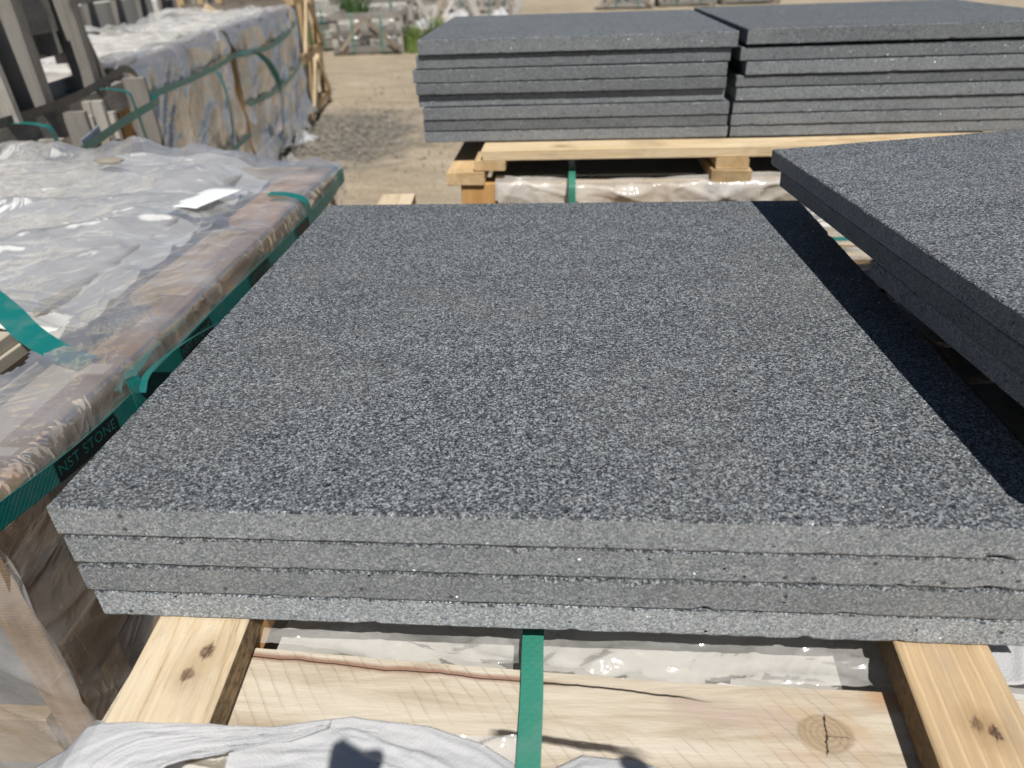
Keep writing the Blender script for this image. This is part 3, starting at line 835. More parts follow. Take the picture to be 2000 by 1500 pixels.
board('brace', (.235, 1.385, -.72), (.74, 1.385, -.32), .07, .022, M['pine'], fc, side=(0, 0, 1))
# round backed slab board leaning at the front, seen just above the big slab
def lobe():
    n = 20; v = []; f = []
    for y in (0, .02):
        for i in range(n+1):
            a = math.pi*i/n
            v.append((math.cos(a)*.075, y, math.sin(a)*.045))
        v.append((-.075, y, -.45)); v.append((.075, y, -.45))
    k = n+3
    f.append(tuple(range(k))); f.append(tuple(reversed(range(k, 2*k))))
    for i in range(k): f.append((i, (i+1) % k, k+(i+1) % k, k+i))
    me = mesh('round_slat', v, f)
    bm = bmesh.new(); bm.from_mesh(me); bmesh.ops.recalc_face_normals(bm, faces=bm.faces); bm.to_mesh(me); bm.free()
    return me
obj('round_slat', lobe(), M['poplar'], fc, Matrix.Translation((.42, 1.355, -.225)))
fb = block('stone_bundle', (.20, 1.47, -.9), (1.55, 2.20, pz-.02), M['beige'], None)
tag(fb, 'beige stone bundle packed inside the pine crate with the orange post', 'stone bundle')
def film_far(u, v):
    x = .225+u*1.25; s = v*.42
    y = 1.378-.012*ridge(x*6, s*8, 3)-.02*smooth(0, .5, v)*(.5+pn(x*4, s*3, 9))-.012*np.sin(np.clip(v*5, 0, 1)*np.pi)
    z = pz+.012-s+.006*np.sin(x*9)*(1-v)
    y = y-.006*crease(x*4+s*3, s*9-x*2, 15)+.02*(1-smooth(0, .03, v))
    return x, y, z
def film_far_mask(P, u, v):
    x, z = P[..., 0], P[..., 2]
    h = np.interp(x, [.22, .30, .45, .6, .72, .80, .85, 1.0, 1.5], [.05, .085, .075, .10, .15, .09, .10, .12, .4])+.02*pn(x*9, x*0, 4)
    return (v*.42 < h)
grid('film_wrap', 180, 90, film_far, M['film_white'], fc, film_far_mask)
ribbon('strap', [(.416, 1.60, ftop-.02), (.416, 1.42, pz+.024), (.416, 1.345, pz+.014), (.4165, 1.322, pz-.03), (.417, 1.316, pz-.30), (.417, 1.316, pz-.5)], (1, 0, 0), .017, M['strap'], fc)
# white folded film edge of the main crate, in front of the far crate
def fold_fn(u, v):
    x = .62+u*.55; y = 1.21-v*.10-.04*u
    z = ZC-.004+.034*np.sin(np.clip(v, 0, 1)*np.pi)*(.6+.4*pn(x*6, v*2, 3))+.006*ridge(x*4+v*3, v*7, 8)
    return x, y, z
grid('film_wrap', 90, 40, fold_fn, M['film_milk'], mc)

# ================================================================== LEFT CRATE
lc = thing('timber_crate', (-.8, .9, GZ), 'low timber crate under wrinkled clear film with printed teal straps', 'crate', 'timber crates of stone')
LX, LY0, LY1, LZ = -.25, .165, 1.62, -.150
board('rail', (LX-.042, LY0+.09, LZ-.042), (LX-.042, LY1-.03, LZ-.042), .048, .075, M['brown'], lc)
board('rail', (LX-.020, LY0+.02, LZ-.30), (LX-.020, LY1, LZ-.30), .022, .085, M['brown'], lc)
board('rail', (LX-.020, LY0+.02, LZ-.62), (LX-.020, LY1, LZ-.62), .022, .09, M['brown'], lc)
board('rail', (-1.33, LY0+.08, LZ-.05), (-1.33, LY1-.03, LZ-.05), .048, .08, M['pine'], lc)
for y in (LY0+.055, .69, 1.14, LY1-.045):
    board('post', (LX-.041, y, GZ-.03), (LX-.041, y, LZ-.004 if y > .3 else LZ-.03), .055, .075 if y > .3 else .10, M['orange' if y > .3 else 'brown'], lc, side=(1, 0, 0))
    board('post', (-1.33, y, GZ-.03), (-1.33, y, LZ-.006), .055, .075, M['brown'], lc, side=(1, 0, 0))
for z in (LZ-.045, LZ-.455, LZ-.75):
    board('rail', (-1.36, LY0+.01, z), (LX-.075, LY0+.01, z), .024, .11, M['pine' if z > -.5 else 'pine2'], lc, side=(0, 1, 0))
    board('rail', (-1.36, LY1-.03, z), (LX-.075, LY1-.03, z), .024, .10, M['pine'], lc, side=(0, 1, 0))
board('brace', (LX-.012, .28, -.70), (LX-.012, .64, -.30), .07, .020, M['brown'], lc, side=(0, 0, 1))
board('brace', (LX-.012, .74, -.30), (LX-.012, 1.10, -.70), .07, .020, M['brown'], lc, side=(0, 0, 1))
# short blocks lying on the edge under the film
board('block', (LX-.075, .26, LZ-.016), (LX-.075, .49, LZ-.016), .10, .022, M['poplar'], lc)
board('block', (LX-.045, .505, LZ-.014), (LX-.045, .60, LZ-.014), .07, .022, M['orange'], lc)
board('block', (LX-.085, .74, LZ-.016), (LX-.085, 1.10, LZ-.016), .11, .022, M['pine2'], lc)
board('block', (LX-.080, 1.17, LZ-.014), (LX-.080, 1.55, LZ-.014), .11, .022, M['orange'], lc)
# stone slabs inside
for k in range(9):
    z1 = -.148-.0225*k
    o = slab('beige_paver', (-1.27, .215+.004*(k % 3), z1), .77+.006*(k % 2), 1.33, .0215,
             'beige stone slab, %s of the stack showing through the torn film' % (ORD+['ninth'])[k] if k < 7 else 'beige stone slab low in the film-wrapped stack, number %s from the top' % ['eight', 'nine'][k-7],
             'beige slabs inside the film-wrapped crate', step=.03, jit=.0006, chip=.002, mats=[M['beige'], M['beige']])
lb = block('stone_bundle', (-1.27, .23, -.93), (-.36, 1.53, -.352), M['greystone'], None)
tag(lb, 'grey stone bundle standing behind the low end rail of the film-wrapped crate', 'stone bundle')

def lc_foam(u, v):
    x = -1.36+u*.92; y = .56+v*1.06
    y = y+(1-v)*(.05*pn(x*5, x*0+2, 3)+.06*(x+.9))
    z = -.136+.020*ridge(x*2.2+y*.7, y*3.2-x*1.2, 21)+.012*fbm(x*4, y*5, 9, 4)
    z = z+.010*ridge(x*6+y*2, y*7, 61)*smooth(.4, .0, v)
    z = z+.016*crease(x*1.5+y*.5, y*2.3-x*1.2, 91, 5)
    z = np.maximum(z, -.1455)-.05*smooth(.86, 1.0, u)
    return x, y, z
fo = grid('foam_sheet', 170, 190, lc_foam, M['foam_white'], None, solid=.0015)
tag(fo, 'crumpled white foam sheet spread over the beige slabs under clear film', 'foam sheet')

def lc_film(u, v):
    # v: 0 far left of the top, to the edge, then down the side
    P0 = 1.12; tot = P0+.50
    s = v*tot; y = .17+u*1.47
    x = np.where(s < P0, -1.37+s, LX+.006)
    r = .02
    x = np.where((s > P0-r) & (s < P0+r), LX+.006-r*(1-np.sin((s-P0+r)/(2*r)*np.pi/2)), np.where(s < P0-r, -1.37+s*(LX+.006-r+1.37)/(P0-r), x))
    z = np.where(s < P0-r, LZ+.010, np.where(s < P0+r, LZ+.010-r*(1-np.cos((s-P0+r)/(2*r)*np.pi/2)), LZ+.010-r-(s-P0-r)))
    topw = 1-smooth(P0-.08, P0, s); side = smooth(P0, P0+.05, s)
    mid = smooth(-.40, -.56, x)*topw
    z = z+mid*(.022+.016*ridge(x*2.0+y*.6, y*3.0-x*1.1, 21)+.009*fbm(x*4, y*5, 9, 4))
    z = z-topw*(1-mid)*(.004-.003*ridge(x*8+y*2, y*4, 33))+topw*.003*ridge(x*6-y*3, y*5+x*2, 55)
    z = z+topw*(.003+.013*mid)*crease(x*1.5+y*.5, y*2.3-x*1.2, 91, 5)+topw*.003*crease(x*4+y*2, y*5-x*3, 17, 6)
    z = z+.028*smooth(1.50, 1.60, y)*(1-smooth(1.60, 1.64, y))*topw*(.3+ridge(x*3, y*0+.5, 71))
    z = z-.05*smooth(1.615, 1.64, y)*topw
    x = x+side*(.004*ridge(y*7+z*3, z*9, 43)+.006*pn(y*5, z*6, 45))+.004*pn(y*9, s*9, 4)*(1-side)*(1-topw)
    # film bellies out at the corner post
    y = y-.012*side*(1-smooth(0, .08, u))
    return x, y, z
def lc_mask(P, u, v):
    x, y = P[..., 0], P[..., 1]
    lim = .60+.05*pn(x*7, x*0, 3)+.16*(x+.55)*(x < -.42)
    return ~((x < -.415+.03*pn(y*12, y*0, 8)) & (y < lim))
lfo = grid('film_wrap', 300, 320, lc_film, M['film'], lc, lc_mask)
_lv = np.array([tuple(lfo.matrix_basis @ q.co) for q in lfo.data.vertices])+np.array(lc.location)
def film_z(x, y):
    sel = _lv[(np.abs(_lv[:, 0]-x) < .03) & (np.abs(_lv[:, 1]-y) < .03)]
    return float(sel[:, 2].max())
# film over the near end
def lc_end(u, v):
    x = LX+.006-u*.8; z = LZ-.01-v*.62
    y = LY0-.014+.010*ridge(x*6+z*3, z*4, 23)*(-1)+.006*pn(x*7, z*5, 5)
    y = y+.012*(1-smooth(0, .03, u))
    return x, y, z
grid('film_wrap', 110, 90, lc_end, M['film_side'], lc)
# long printed strap along the side
sp_pts = [(LX+.012, .10, -.166), (LX+.013, .18, -.174), (LX+.013, .33, -.194), (LX+.012, .50, -.199), (LX+.012, .74, -.198), (LX+.012, 1.0, -.200), (LX+.012, 1.30, -.199), (LX+.013, 1.55, -.182), (LX-.02, 1.648, -.172), (LX-.3, 1.655, -.17)]
st1 = ribbon('strap', sp_pts, (0, 0, 1), .031, M['strap2'], lc, n=10)
def print_on(y0, y1, z0, z1, word, sx=LX+.0146):
    """black printed block with the strap colour showing through as letters"""
    yc, zc = (y0+y1)/2, (z0+z1)/2
    dirv = Vector((0, y1-y0, z1-z0)); Lk = dirv.length; dirv.normalize()
    nrm = Vector((1, 0, 0)); upv = nrm.cross(dirv)
    mw = Matrix((dirv, upv, nrm)).transposed().to_4x4(); mw.translation = (sx, yc, zc)
    hw, hh = Lk/2, .0140
    pr = obj('print_block', mesh('print_block', [(-hw, -hh, 0), (hw, -hh, 0), (hw, hh, 0), (-hw, hh, 0)], [(0, 1, 2, 3)]), M['ink'], st1, mw)
    if word:
        me = text_mesh(word, .021)
        xs = [q.co.x for q in me.vertices]; wd = max(xs)-min(xs)
        for q in me.vertices: q.co.x *= (Lk*.93)/wd
        m2 = mw.copy(); m2.translation += nrm*.0005
        obj('lettering', me, M['strap2'], st1, m2)
print_on(.268, .400, -.1868, -.1975, 'NST STONE')
print_on(.60, .715, -.1990, -.1983, 'NST STONE')
print_on(.90, 1.01, -.1995, -.2003, 'NST STONE')
print_on(1.19, 1.28, -.2004, -.1998, None)
# second strap: down the side, with a loose printed tail that curls away along the crate
ribbon('strap', [(LX+.010, .47, -.165), (LX+.0145, .465, -.185), (LX+.0155, .465, -.24), (LX+.014, .466, -.40), (LX+.012, .466, -.60)], (0, 1, 0), .028, M['strap2'], lc)
ribbon('loose_strap_end', [(LX+.018, .466, -.190), (LX+.020, .480, -.176), (LX+.026, .51, -.166), (LX+.038, .57, -.164), (LX+.050, .63, -.168), (LX+.060, .69, -.178), (LX+.064, .74, -.190)],
       (.9, -.1, .5), .024, M['strap2'], lc, n=8)
ribbon('strap', [(LX-.08, 1.30, -.133), (LX-.03, 1.298, -.136), (LX+.008, 1.296, -.150), (LX+.0155, 1.295, -.19), (LX+.015, 1.295, -.30), (LX+.013, 1.295, -.60)], (0, 1, 0), .030, M['strap2'], lc)
# curled strap tail on the torn part, over the slabs
ribbon('loose_strap_end', [(-.665, .60, -.160), (-.625, .625, -.115), (-.575, .63, -.100), (-.50, .585, -.109), (-.43, .535, -.128), (-.36, .50, -.143), (-.31, .48, -.146)],
       [(.5, .8, .2), (.4, .8, .3), (.3, .9, .2), (.3, .9, .1), (.3, .9, .1), (.3, .9, 0), (.3, .9, 0)], .040, M['strap2'], lc, n=8)
# torn paper label and flat pebble lying on the film
PZ = film_z(-.46, 1.22)-.004
def paper(u, v):
    x = -.53+u*.09+.05*v; y = 1.16+v*.15-.02*u
    return x, y, PZ+.003*np.sin(u*2.5)+0*x
o = grid('paper_label', 10, 10, paper, M['paper'], None, solid=.0006)
tag(o, 'pale torn paper label with a green edge lying on the film-wrapped crate', 'label')
def blob(name, loc, r, mat, seed=1, n=2):
    bm = bmesh.new(); bmesh.ops.create_icosphere(bm, subdivisions=n, radius=1)
    for q in bm.verts:
        k = 1+.18*float(pn(q.co.x*1.5+seed, q.co.y*1.5+q.co.z, seed))
        q.co = Vector((q.co.x*r[0]*k, q.co.y*r[1]*k, q.co.z*r[2]*k))
    me = bpy.data.meshes.new(name); bm.to_mesh(me); bm.free()
    me.polygons.foreach_set('use_smooth', [True]*len(me.polygons))
    return obj(name, me, mat, None, Matrix.Translation(loc))
tag(blob('flat_pebble', (-.80, 1.43, film_z(-.80, 1.43)+.003), (.036, .022, .008), M['pebble'], 4, 3), 'flat grey-beige pebble lying on the clear film', 'pebble')

# ================================================================== ROW OF BUNDLES AT THE LEFT
RA = Vector((-2.082, 6.568, GZ)); ang = math.radians(8.6)
RD = Vector((-math.sin(ang), math.cos(ang), 0)); RN = Vector((math.cos(ang), math.sin(ang), 0))
def R(s, z, out=0.0):
    p = RA+RD*s+RN*out; return Vector((p.x, p.y, z))

def bundle(s0, s1, top, label, seed, film_m, fold):
    rnd = random.Random(seed)
    b = thing('wrapped_bundle', R((s0+s1)/2, GZ, -.5), label, 'crate', 'film-wrapped bundles along the left of the yard')
    s = s0+.02
    while s < s1-.03:
        wd = rnd.uniform(.06, .17)
        wd = min(wd, s1-.02-s)
        if wd < .03: break
        sc = s+wd/2
        top_ = top-rnd.uniform(.02, .09)
        board('slat', R(sc, GZ+.06, -.035-rnd.uniform(0, .03)), R(sc, top_, -.035-rnd.uniform(0, .02)), wd-.006, .03, M[rnd.choice(['greyb', 'greyb', 'brown', 'grey', 'orange', 'greyb'])], b, side=RD)
        s += wd
    board('rail', R(s0, top-.05, -.02), R(s1, top-.05, -.02), .03, .10, M['greyb'], b, side=RN)
    board('rail', R(s0, GZ+.12, -.015), R(s1, GZ+.12, -.015), .03, .10, M['greyb'], b, side=RN)
    board('runner', R(s0, GZ+.03, -.08), R(s1, GZ+.03, -.08), .1, .13, M['greyb'], b, side=RN)
    board('runner', R(s0, GZ+.03, -.95), R(s1, GZ+.03, -.95), .1, .13, M['greyb'], b, side=RN)
    # pale packing on top
    def topf(u, v):
        s_ = s0+u*(s1-s0); o_ = -.03-v*1.0
        z = top-.02+.05*ridge(s_*1.4+v, v*2.4+s_*.3, seed)+.04*fbm(s_*2, v*3, seed, 4)
        p = RA.x+RD.x*s_+RN.x*o_, RA.y+RD.y*s_+RN.y*o_
        return p[0], p[1], np.maximum(z, top-.03)
    grid('film_top', 90, 60, topf, M['film_milk'], b)
    def pack(u, v):
        s_ = s0+.02+u*(s1-s0-.04); o_ = -.06-v*.95
        z = top-.055+.02*fbm(s_*2, v*3, seed+3, 3)
        return RA.x+RD.x*s_+RN.x*o_, RA.y+RD.y*s_+RN.y*o_, z
    grid('packing', 40, 30, pack, M['lightstone'], b)
    def sidef(u, v):
        s_ = s0-.02+u*(s1-s0+.04); h = v*(top-GZ-.10)
        bl = .012+.03*ridge(s_*3.2+v*1.5, v*2.2+s_, seed+1)+.02*(1+fbm(s_*3, v*3, seed+2, 3))+.06*smooth(.75, 1, v)*(.4+ridge(s_*2.3, v*0+.3, seed+4))
        bl = bl-.04*(1-smooth(0, .05, v))
        z = top+.02-h-.05*v*pn(s_*3, v*0+.5, seed+6)
        return RA.x+RD.x*s_+RN.x*bl, RA.y+RD.y*s_+RN.y*bl, z
    grid('film_wrap', 150, 110, sidef, film_m, b)
    def rim(u, v):      # rolled film edge along the top
        s_ = s0+u*(s1-s0); a = v*2*np.pi
        rr = fold*(.7+.5*pn(s_*4, v*0+.5, seed+8))
        cz = top+.02+.025*pn(s_*2.2, v*0+.1, seed+9); co = -.02+.05*pn(s_*1.7, v*0+.8, seed+10)
        o_ = co+rr*1.6*np.cos(a); z = cz+rr*np.sin(a)
        return RA.x+RD.x*s_+RN.x*o_, RA.y+RD.y*s_+RN.y*o_, z
    grid('film_roll', 80, 14, rim, M['film_dusty'], b)
    return b

b1 = bundle(-3.93, -2.33, -.005, 'grey film-wrapped bundle with bright hanging teal strap beside the weathered crates', 11, M['film_dusty'], .028)
b2 = bundle(-2.17, -.02, -.01, 'grey film-wrapped bundle with curved teal strap next to the yellow-braced frame', 23, M['film_dusty'], .03)
# back ends
for b, s0, s1 in ((b1, -3.9, -2.36), (b2, -2.15, -.05)):
    for s in (s0, s1):
        board('end_panel', R(s, -.50, -.08), R(s, -.50, -1.0), .03, .86, M['greyb'], b, side=RD)
# straps on the bundles
ribbon('strap', [R(-4.02, -.115, .09), R(-3.7, -.135, .085), R(-3.2, -.145, .09), R(-2.7, -.145, .09), R(-2.25, -.14, .07)], (0, 0, 1), .03, M['strap2'], b1)
ribbon('strap', [R(-3.9, -.62, .08), R(-3.2, -.60, .085), R(-2.7, -.60, .085), R(-2.25, -.62, .06)], (0, 0, 1), .03, M['strap2'], b1)
ribbon('loose_strap_end', [R(-2.83, -.16, .10), R(-2.86, -.20, .125), R(-2.87, -.30, .14), R(-2.87, -.42, .135), R(-2.85, -.52, .115)], RD, .042, M['strap2'], b1)
ribbon('strap', [R(-2.86, -.50, .11), R(-2.86, -.58, .10), R(-2.87, -.66, .10)], RD, .03, M['strap2'], b1)
ribbon('loose_strap_end', [R(-2.22, -.14, .08), R(-1.98, -.16, .13), R(-1.74, -.29, .16), R(-1.60, -.48, .16), R(-1.62, -.70, .13), R(-1.66, -.88, .1)], [RN, RN, RN+RD*.3, RD, RD, RD], .045, M['strap2'], b2)
for z in (-.17, -.47):
    ribbon('strap', [R(-2.17, z+.02, .06), R(-1.4, z-.02, .075), R(-.6, z, .075), R(-.02, z+.05, .05)], (0, 0, 1), .035, M['strap2'], b2)
# batten and label lying on bundle 1
o = board('loose_batten', R(-3.72, .062, -.24), R(-3.30, .070, -.42), .075, .018, M['tape'], None, side=(RD+RN*.4))
tag(o, 'short cream batten lying on the white-topped film bundle', 'batten')

# yellow-braced frame beyond the bundles
yf = thing('timber_crate', R(.75, GZ, -.5), 'open pine frame crate with yellow diagonal braces behind the film bundles', 'crate', 'timber crates of stone')
for s in (.14, .72, 1.35):
    board('post', R(s, GZ-.03, -.02), R(s, .12, -.02), .08, .06, M['pine2'], yf, side=RD)
    board('post', R(s, GZ-.03, -.95), R(s, .12, -.95), .08, .06, M['pine2'], yf, side=RD)
for z in (.05, -.45, -.92):
    board('rail', R(.10, z, .025), R(1.40, z, .025), .025, .09, M['pine2'], yf, side=RN)
    for s in (.10, 1.39):
        board('rail', R(s, z-.05, -.03), R(s, z-.05, -.95), .025, .09, M['greyb'], yf, side=RD)
for (a, b) in ((-.9, -.5), (-.42, 0.02)):
    board('brace', R(.18, a, .055), R(.66, b, .055), .075, .022, M['pine'], yf, side=(0, 0, 1))
    board('brace', R(.76, b, .055), R(1.30, a, .055), .075, .022, M['pine'], yf, side=(0, 0, 1))
    board('brace', R(.08, a, -.15), R(.08, b, -.75), .075, .022, M['pine'], yf, side=(0, 0, 1))
ob = board('stone_bundle', R(.72, -.94, -.48), R(.72, -.02, -.48), 1.0, .75, M['greystone'], None, side=RD)
tag(ob, 'grey stone bundle inside the yellow-braced frame crate', 'stone bundle')

# weathered grey crates, two high, at the far left
g1 = thing('timber_crate', R(-4.75, GZ, -.5), 'weathered grey crate tied with crossing teal straps, lower of the stacked pair', 'crate', 'weathered crates at the left')
gt = -.06
for s, wd, z0, o_ in ((-5.2, .09, gt, 0), (-4.98, .11, gt-.02, .005), (-4.80, .10, gt-.05, .012), (-4.62, .085, gt+.0, .03), (-4.52, .095, gt-.03, .0), (-4.40, .13, gt-.0, -.02), (-4.27, .09, gt-.06, -.03), (-4.06, .10, gt+.03, .03)):
    board('upright', R(s+random.uniform(-.06, .06), GZ-.03, .10+o_), R(s+.01, z0, .10+o_), .03, wd*.85, M['grey'], g1, side=RD)
for z in (gt-.035, -.55, -.92):
    board('rail', R(-5.3, z, .04), R(-4.0, z, .04), .05, .10, M['grey'], g1, side=RN)
    board('rail', R(-4.02, z, -.03), R(-4.02, z, -1.0), .03, .10, M['grey'], g1, side=RD)
board('brace', R(-4.50, gt-.12, .12), R(-4.20, -.75, .12), .05, .09, M['greyb'], g1, side=RD)
board('metal_plate', R(-4.70, gt-.090, .165), R(-4.545, gt-.075, .165), .004, .035, M['steel'], g1, side=RN)
gb = board('stone_bundle', R(-4.65, -.93, -.52), R(-4.65, gt-.10, -.52), 1.15, .85, M['greystone'], None, side=RD)
tag(gb, 'grey stone bundle inside the lower weathered crate with teal straps', 'stone bundle')
def gfilm(u, v):
    s_ = -5.25+u*1.15; z = gt-.10-v*.32
    o_ = -.055+.02*ridge(s_*6, z*9, 4)
    return RA.x+RD.x*s_+RN.x*o_, RA.y+RD.y*s_+RN.y*o_, z+.03*pn(s_*4, s_*0, 3)
grid('film_wrap', 70, 30, gfilm, M['film_milk'], g1)
ribbon('strap', [R(-5.3, -.20, .175), R(-4.9, -.17, .18), R(-4.4, -.14, .18), R(-4.02, -.125, .19), R(-3.96, -.12, .14)], (0, 0, 1), .03, M['strap2'], g1)
for s in (-4.88, -4.24):
    ribbon('strap', [R(s-.03, gt+.02, -.1), R(s-.01, gt+.016, .14), R(s, gt-.06, .183), R(s+.03, -.50, .182), R(s+.03, -.9, .18)], RD, .026, M['strap2'], g1)
g2 = thing('timber_crate', R(-4.75, gt+.05, -.5), 'weathered grey crate with thick leaning posts, upper of the stacked pair', 'crate', 'weathered crates at the left')
for s, wd, z0, z1, o_ in ((-4.66, .085, gt+.02, .62, .06), (-4.34, .06, gt+.15, .62, -.02), (-4.225, .065, gt+.01, .62, .05), (-4.08, .07, gt+.10, .62, -.06), (-5.0, .1, gt+.02, .62, .02)):
    board('post', R(s, z0, o_-.02), R(s, z1, o_-.02), .06, wd*1.15, M['grey'], g2, side=RD)
for s, wd, z0, z1, ds, o_ in ((-4.78, .05, gt+.02, .45, .10, -.05), (-4.47, .05, gt+.02, .40, -.09, -.08), (-4.40, .07, .10, .62, .02, .0), (-4.14, .05, gt+.02, .30, -.06, .03), (-4.88, .06, gt+.02, .55, .04, .05)):
    board('slat', R(s, z0, o_), R(s+ds, z1, o_-.03), .028, wd*1.5, M['grey' if wd > .055 else 'greyb'], g2, side=RD)
for z, a, b, o_ in ((.235, -4.60, -4.36, .03), (.125, -5.2, -4.15, -.03), (gt+.02, -5.2, -4.0, -.06), (.60, -5.2, -4.05, -.03), (.36, -5.2, -4.05, -.05)):
    board('rail', R(a, z, o_), R(b, z, o_), .03, .13 if z == .235 else .075, M['grey'], g2, side=RN)
board('floor_panel', R(-4.62, gt+.004, -.02), R(-4.62, gt+.004, -.95), 1.15, .022, M['grey'], g2, side=RD)
ob = board('stone_bundle', R(-4.62, gt+.017, -.66), R(-4.62, .42, -.66), 1.10, .55, M['greystone'], None, side=RD)
tag(ob, 'grey stone bundle inside the upper weathered crate with thick posts', 'stone bundle')
def g2film(u, v):
    s_ = -4.62+u*.30; o_ = -.07-v*.14
    return RA.x+RD.x*s_+RN.x*o_, RA.y+RD.y*s_+RN.y*o_, gt+.105-.06*(1-v)+.03*ridge(s_*7, v*3, 4)+0*s_
grid('film_scrap', 24, 16, g2film, M['foam'], g2)
ribbon('strap', [R(-5.2, gt+.035, .06), R(-4.6, gt+.03, .10), R(-4.15, gt+.05, .09), R(-4.02, gt+.06, .09), R(-3.9, gt+.02, .085), R(-3.86, gt-.10, .08), R(-3.88, gt-.4, .07)], [(0, 0, 1)]*4+[(0, 0, 1), RD, RD], .028, M['dark_strap'], g2)

# a second line of crates further left, seen over the bundle tops
def back_crate(s0, s1, out, top, label):
    b = thing('timber_crate', R((s0+s1)/2, GZ, out-.4), label, 'crate', 'crates behind the film bundles')
    n = max(3, int((s1-s0)/.45))
    for i in range(n+1):
        s = s0+(s1-s0)*i/n
        board('post', R(s, GZ-.03, out), R(s, top, out), .09, .06, M['grey'], b, side=RD)
    for z in (top-.05, top-.4, top-.75, GZ+.1):
        board('rail', R(s0-.05, z, out+.045), R(s1+.05, z, out+.045), .03, .10, M['grey'], b, side=RN)
    o = board('stone_bundle', R((s0+s1)/2, GZ-.03, out-.45), R((s0+s1)/2, top-.12, out-.45), s1-s0-.1, .75, M['lightstone'], None, side=RD)
    tag(o, 'pale stone bundle inside the %s' % label, 'stone bundle')
    return b
back_crate(-4.2, -2.2, -1.35, .16, 'grey frame crate behind the bundle with the cream batten')
back_crate(-1.25, .95, -1.40, .22, 'grey frame crate behind the bundle with the curved teal strap')
back_crate(1.15, 3.4, -1.40, .16, 'grey frame crate behind the yellow-braced frame')
back_crate(3.6, 6.3, -1.40, .05, 'long grey frame crate beyond the yellow-braced frame')

# ================================================================== FAR BACKGROUND
def far_crate(label, x, y, w_, h, rz, kind=0, d=.8, group='crates across the yard'):
    t = thing('timber_crate', (x, y, GZ-.03), label, 'crate', group, rz)
    mw = t.matrix_basis.copy()
    def W_(px, py, pz): return mw @ Vector((px, py, pz))
    sx = (mw.to_3x3() @ Vector((1, 0, 0))); sy = (mw.to_3x3() @ Vector((0, 1, 0)))
    mt = M['grey']
    for px in (-w_/2, w_/2):
        for py in (0, d):
            board('post', W_(px, py, 0), W_(px, py, h), .09, .07, mt, t, side=sx, jit=.006)
    for pz in (.10, h*.52, h-.06):
        board('rail', W_(-w_/2-.03, -.05, pz), W_(w_/2+.03, -.05, pz), .03, .10 if pz != h*.52 else .07, mt, t, side=sy, jit=.006)
        for px in (-w_/2, w_/2):
            board('rail', W_(px, .04, pz), W_(px, d-.04, pz), .03, .09, mt, t, side=sx, jit=.006)
    if kind == 0:
        board('brace', W_(-w_/2+.09, -.085, .08), W_(-.02, -.085, h-.10), .065, .03, M['greyb'], t, side=sx)
        board('brace', W_(.0, -.090, h-.10), W_(w_/2-.04, -.090, .10), .065, .03, M['greyb'], t, side=sx)
        board('post', W_(.07, -.02, .06), W_(.07, -.02, h-.08), .06, .03, mt, t, side=sx)
    elif kind == 1:
        for k in range(4):
            px = -w_/2+w_*(k+.5)/4
            board('upright', W_(px, -.02, .05), W_(px+random.uniform(-.05, .05), -.02, h), .09, .03, mt, t, side=sx)
    else:
        board('brace', W_(-w_/2+.05, -.085, h-.1), W_(w_/2-.05, -.085, .10), .075, .03, mt, t, side=sx)
    blk = board('packed_stone', W_(0, d*.52, .06), W_(0, d*.52, h-.10), w_-.14, d-.22, M['lightstone'], t, side=sx)
    def fl(u, v):
        px = -w_/2+.06+u*(w_-.12); pz = h-.10-v*(h-.2)
        py = .05+.05*ridge(px*3+v*2, v*3-px*2, int(x*7) % 90)+.02*pn(px*5, v*4, 3)
        c_, s_ = math.cos(rz), math.sin(rz)
        return x+px*c_-py*s_, y+px*s_+py*c_, GZ-.03+pz+0*px
    grid('film_wrap', 44, 30, fl, M['film_milk'], t)
    for px in (-w_*.2, w_*.24):
        ribbon('strap', [W_(px, d*.5, h-.04), W_(px, .0, h-.02), W_(px, -.105, h-.06), W_(px, -.115, h*.5), W_(px, -.11, .05)], sx, .02, M['strap'], t)
    return t
far_crate('weathered crate with an A-shaped pair of braces facing the sandy path', -2.86, 12.2, 1.06, .64, .05)
far_crate('weathered crate with upright boards at the left of the A-braced crate', -4.05, 12.9, 1.1, .72, .12, 1)
far_crate('weathered crate with one diagonal brace behind the A-braced crate', -3.1, 13.9, 1.3, .78, .0, 2)
far_crate('weathered crate with one diagonal brace behind the upright-boarded crate', -4.75, 14.6, 1.3, .85, .1, 2)
far_crate('weathered upright-boarded crate behind the heap of loose planks', -1.55, 16.2, 1.4, .75, -.1, 1)
far_crate('weathered A-braced crate behind the heap of loose planks', -3.2, 17.0, 1.5, .9, .08, 0)
far_crate('weathered A-braced crate at the near end of the row across the sand road', 1.9, 20.6, 1.3, .8, -.1, 0)
far_crate('weathered upright-boarded crate in the row across the sand road', 3.5, 20.9, 1.4, .8, .05, 1)
far_crate('weathered crate with single brace in the row across the sand road', 5.2, 21.2, 1.4, .9, .0, 2)

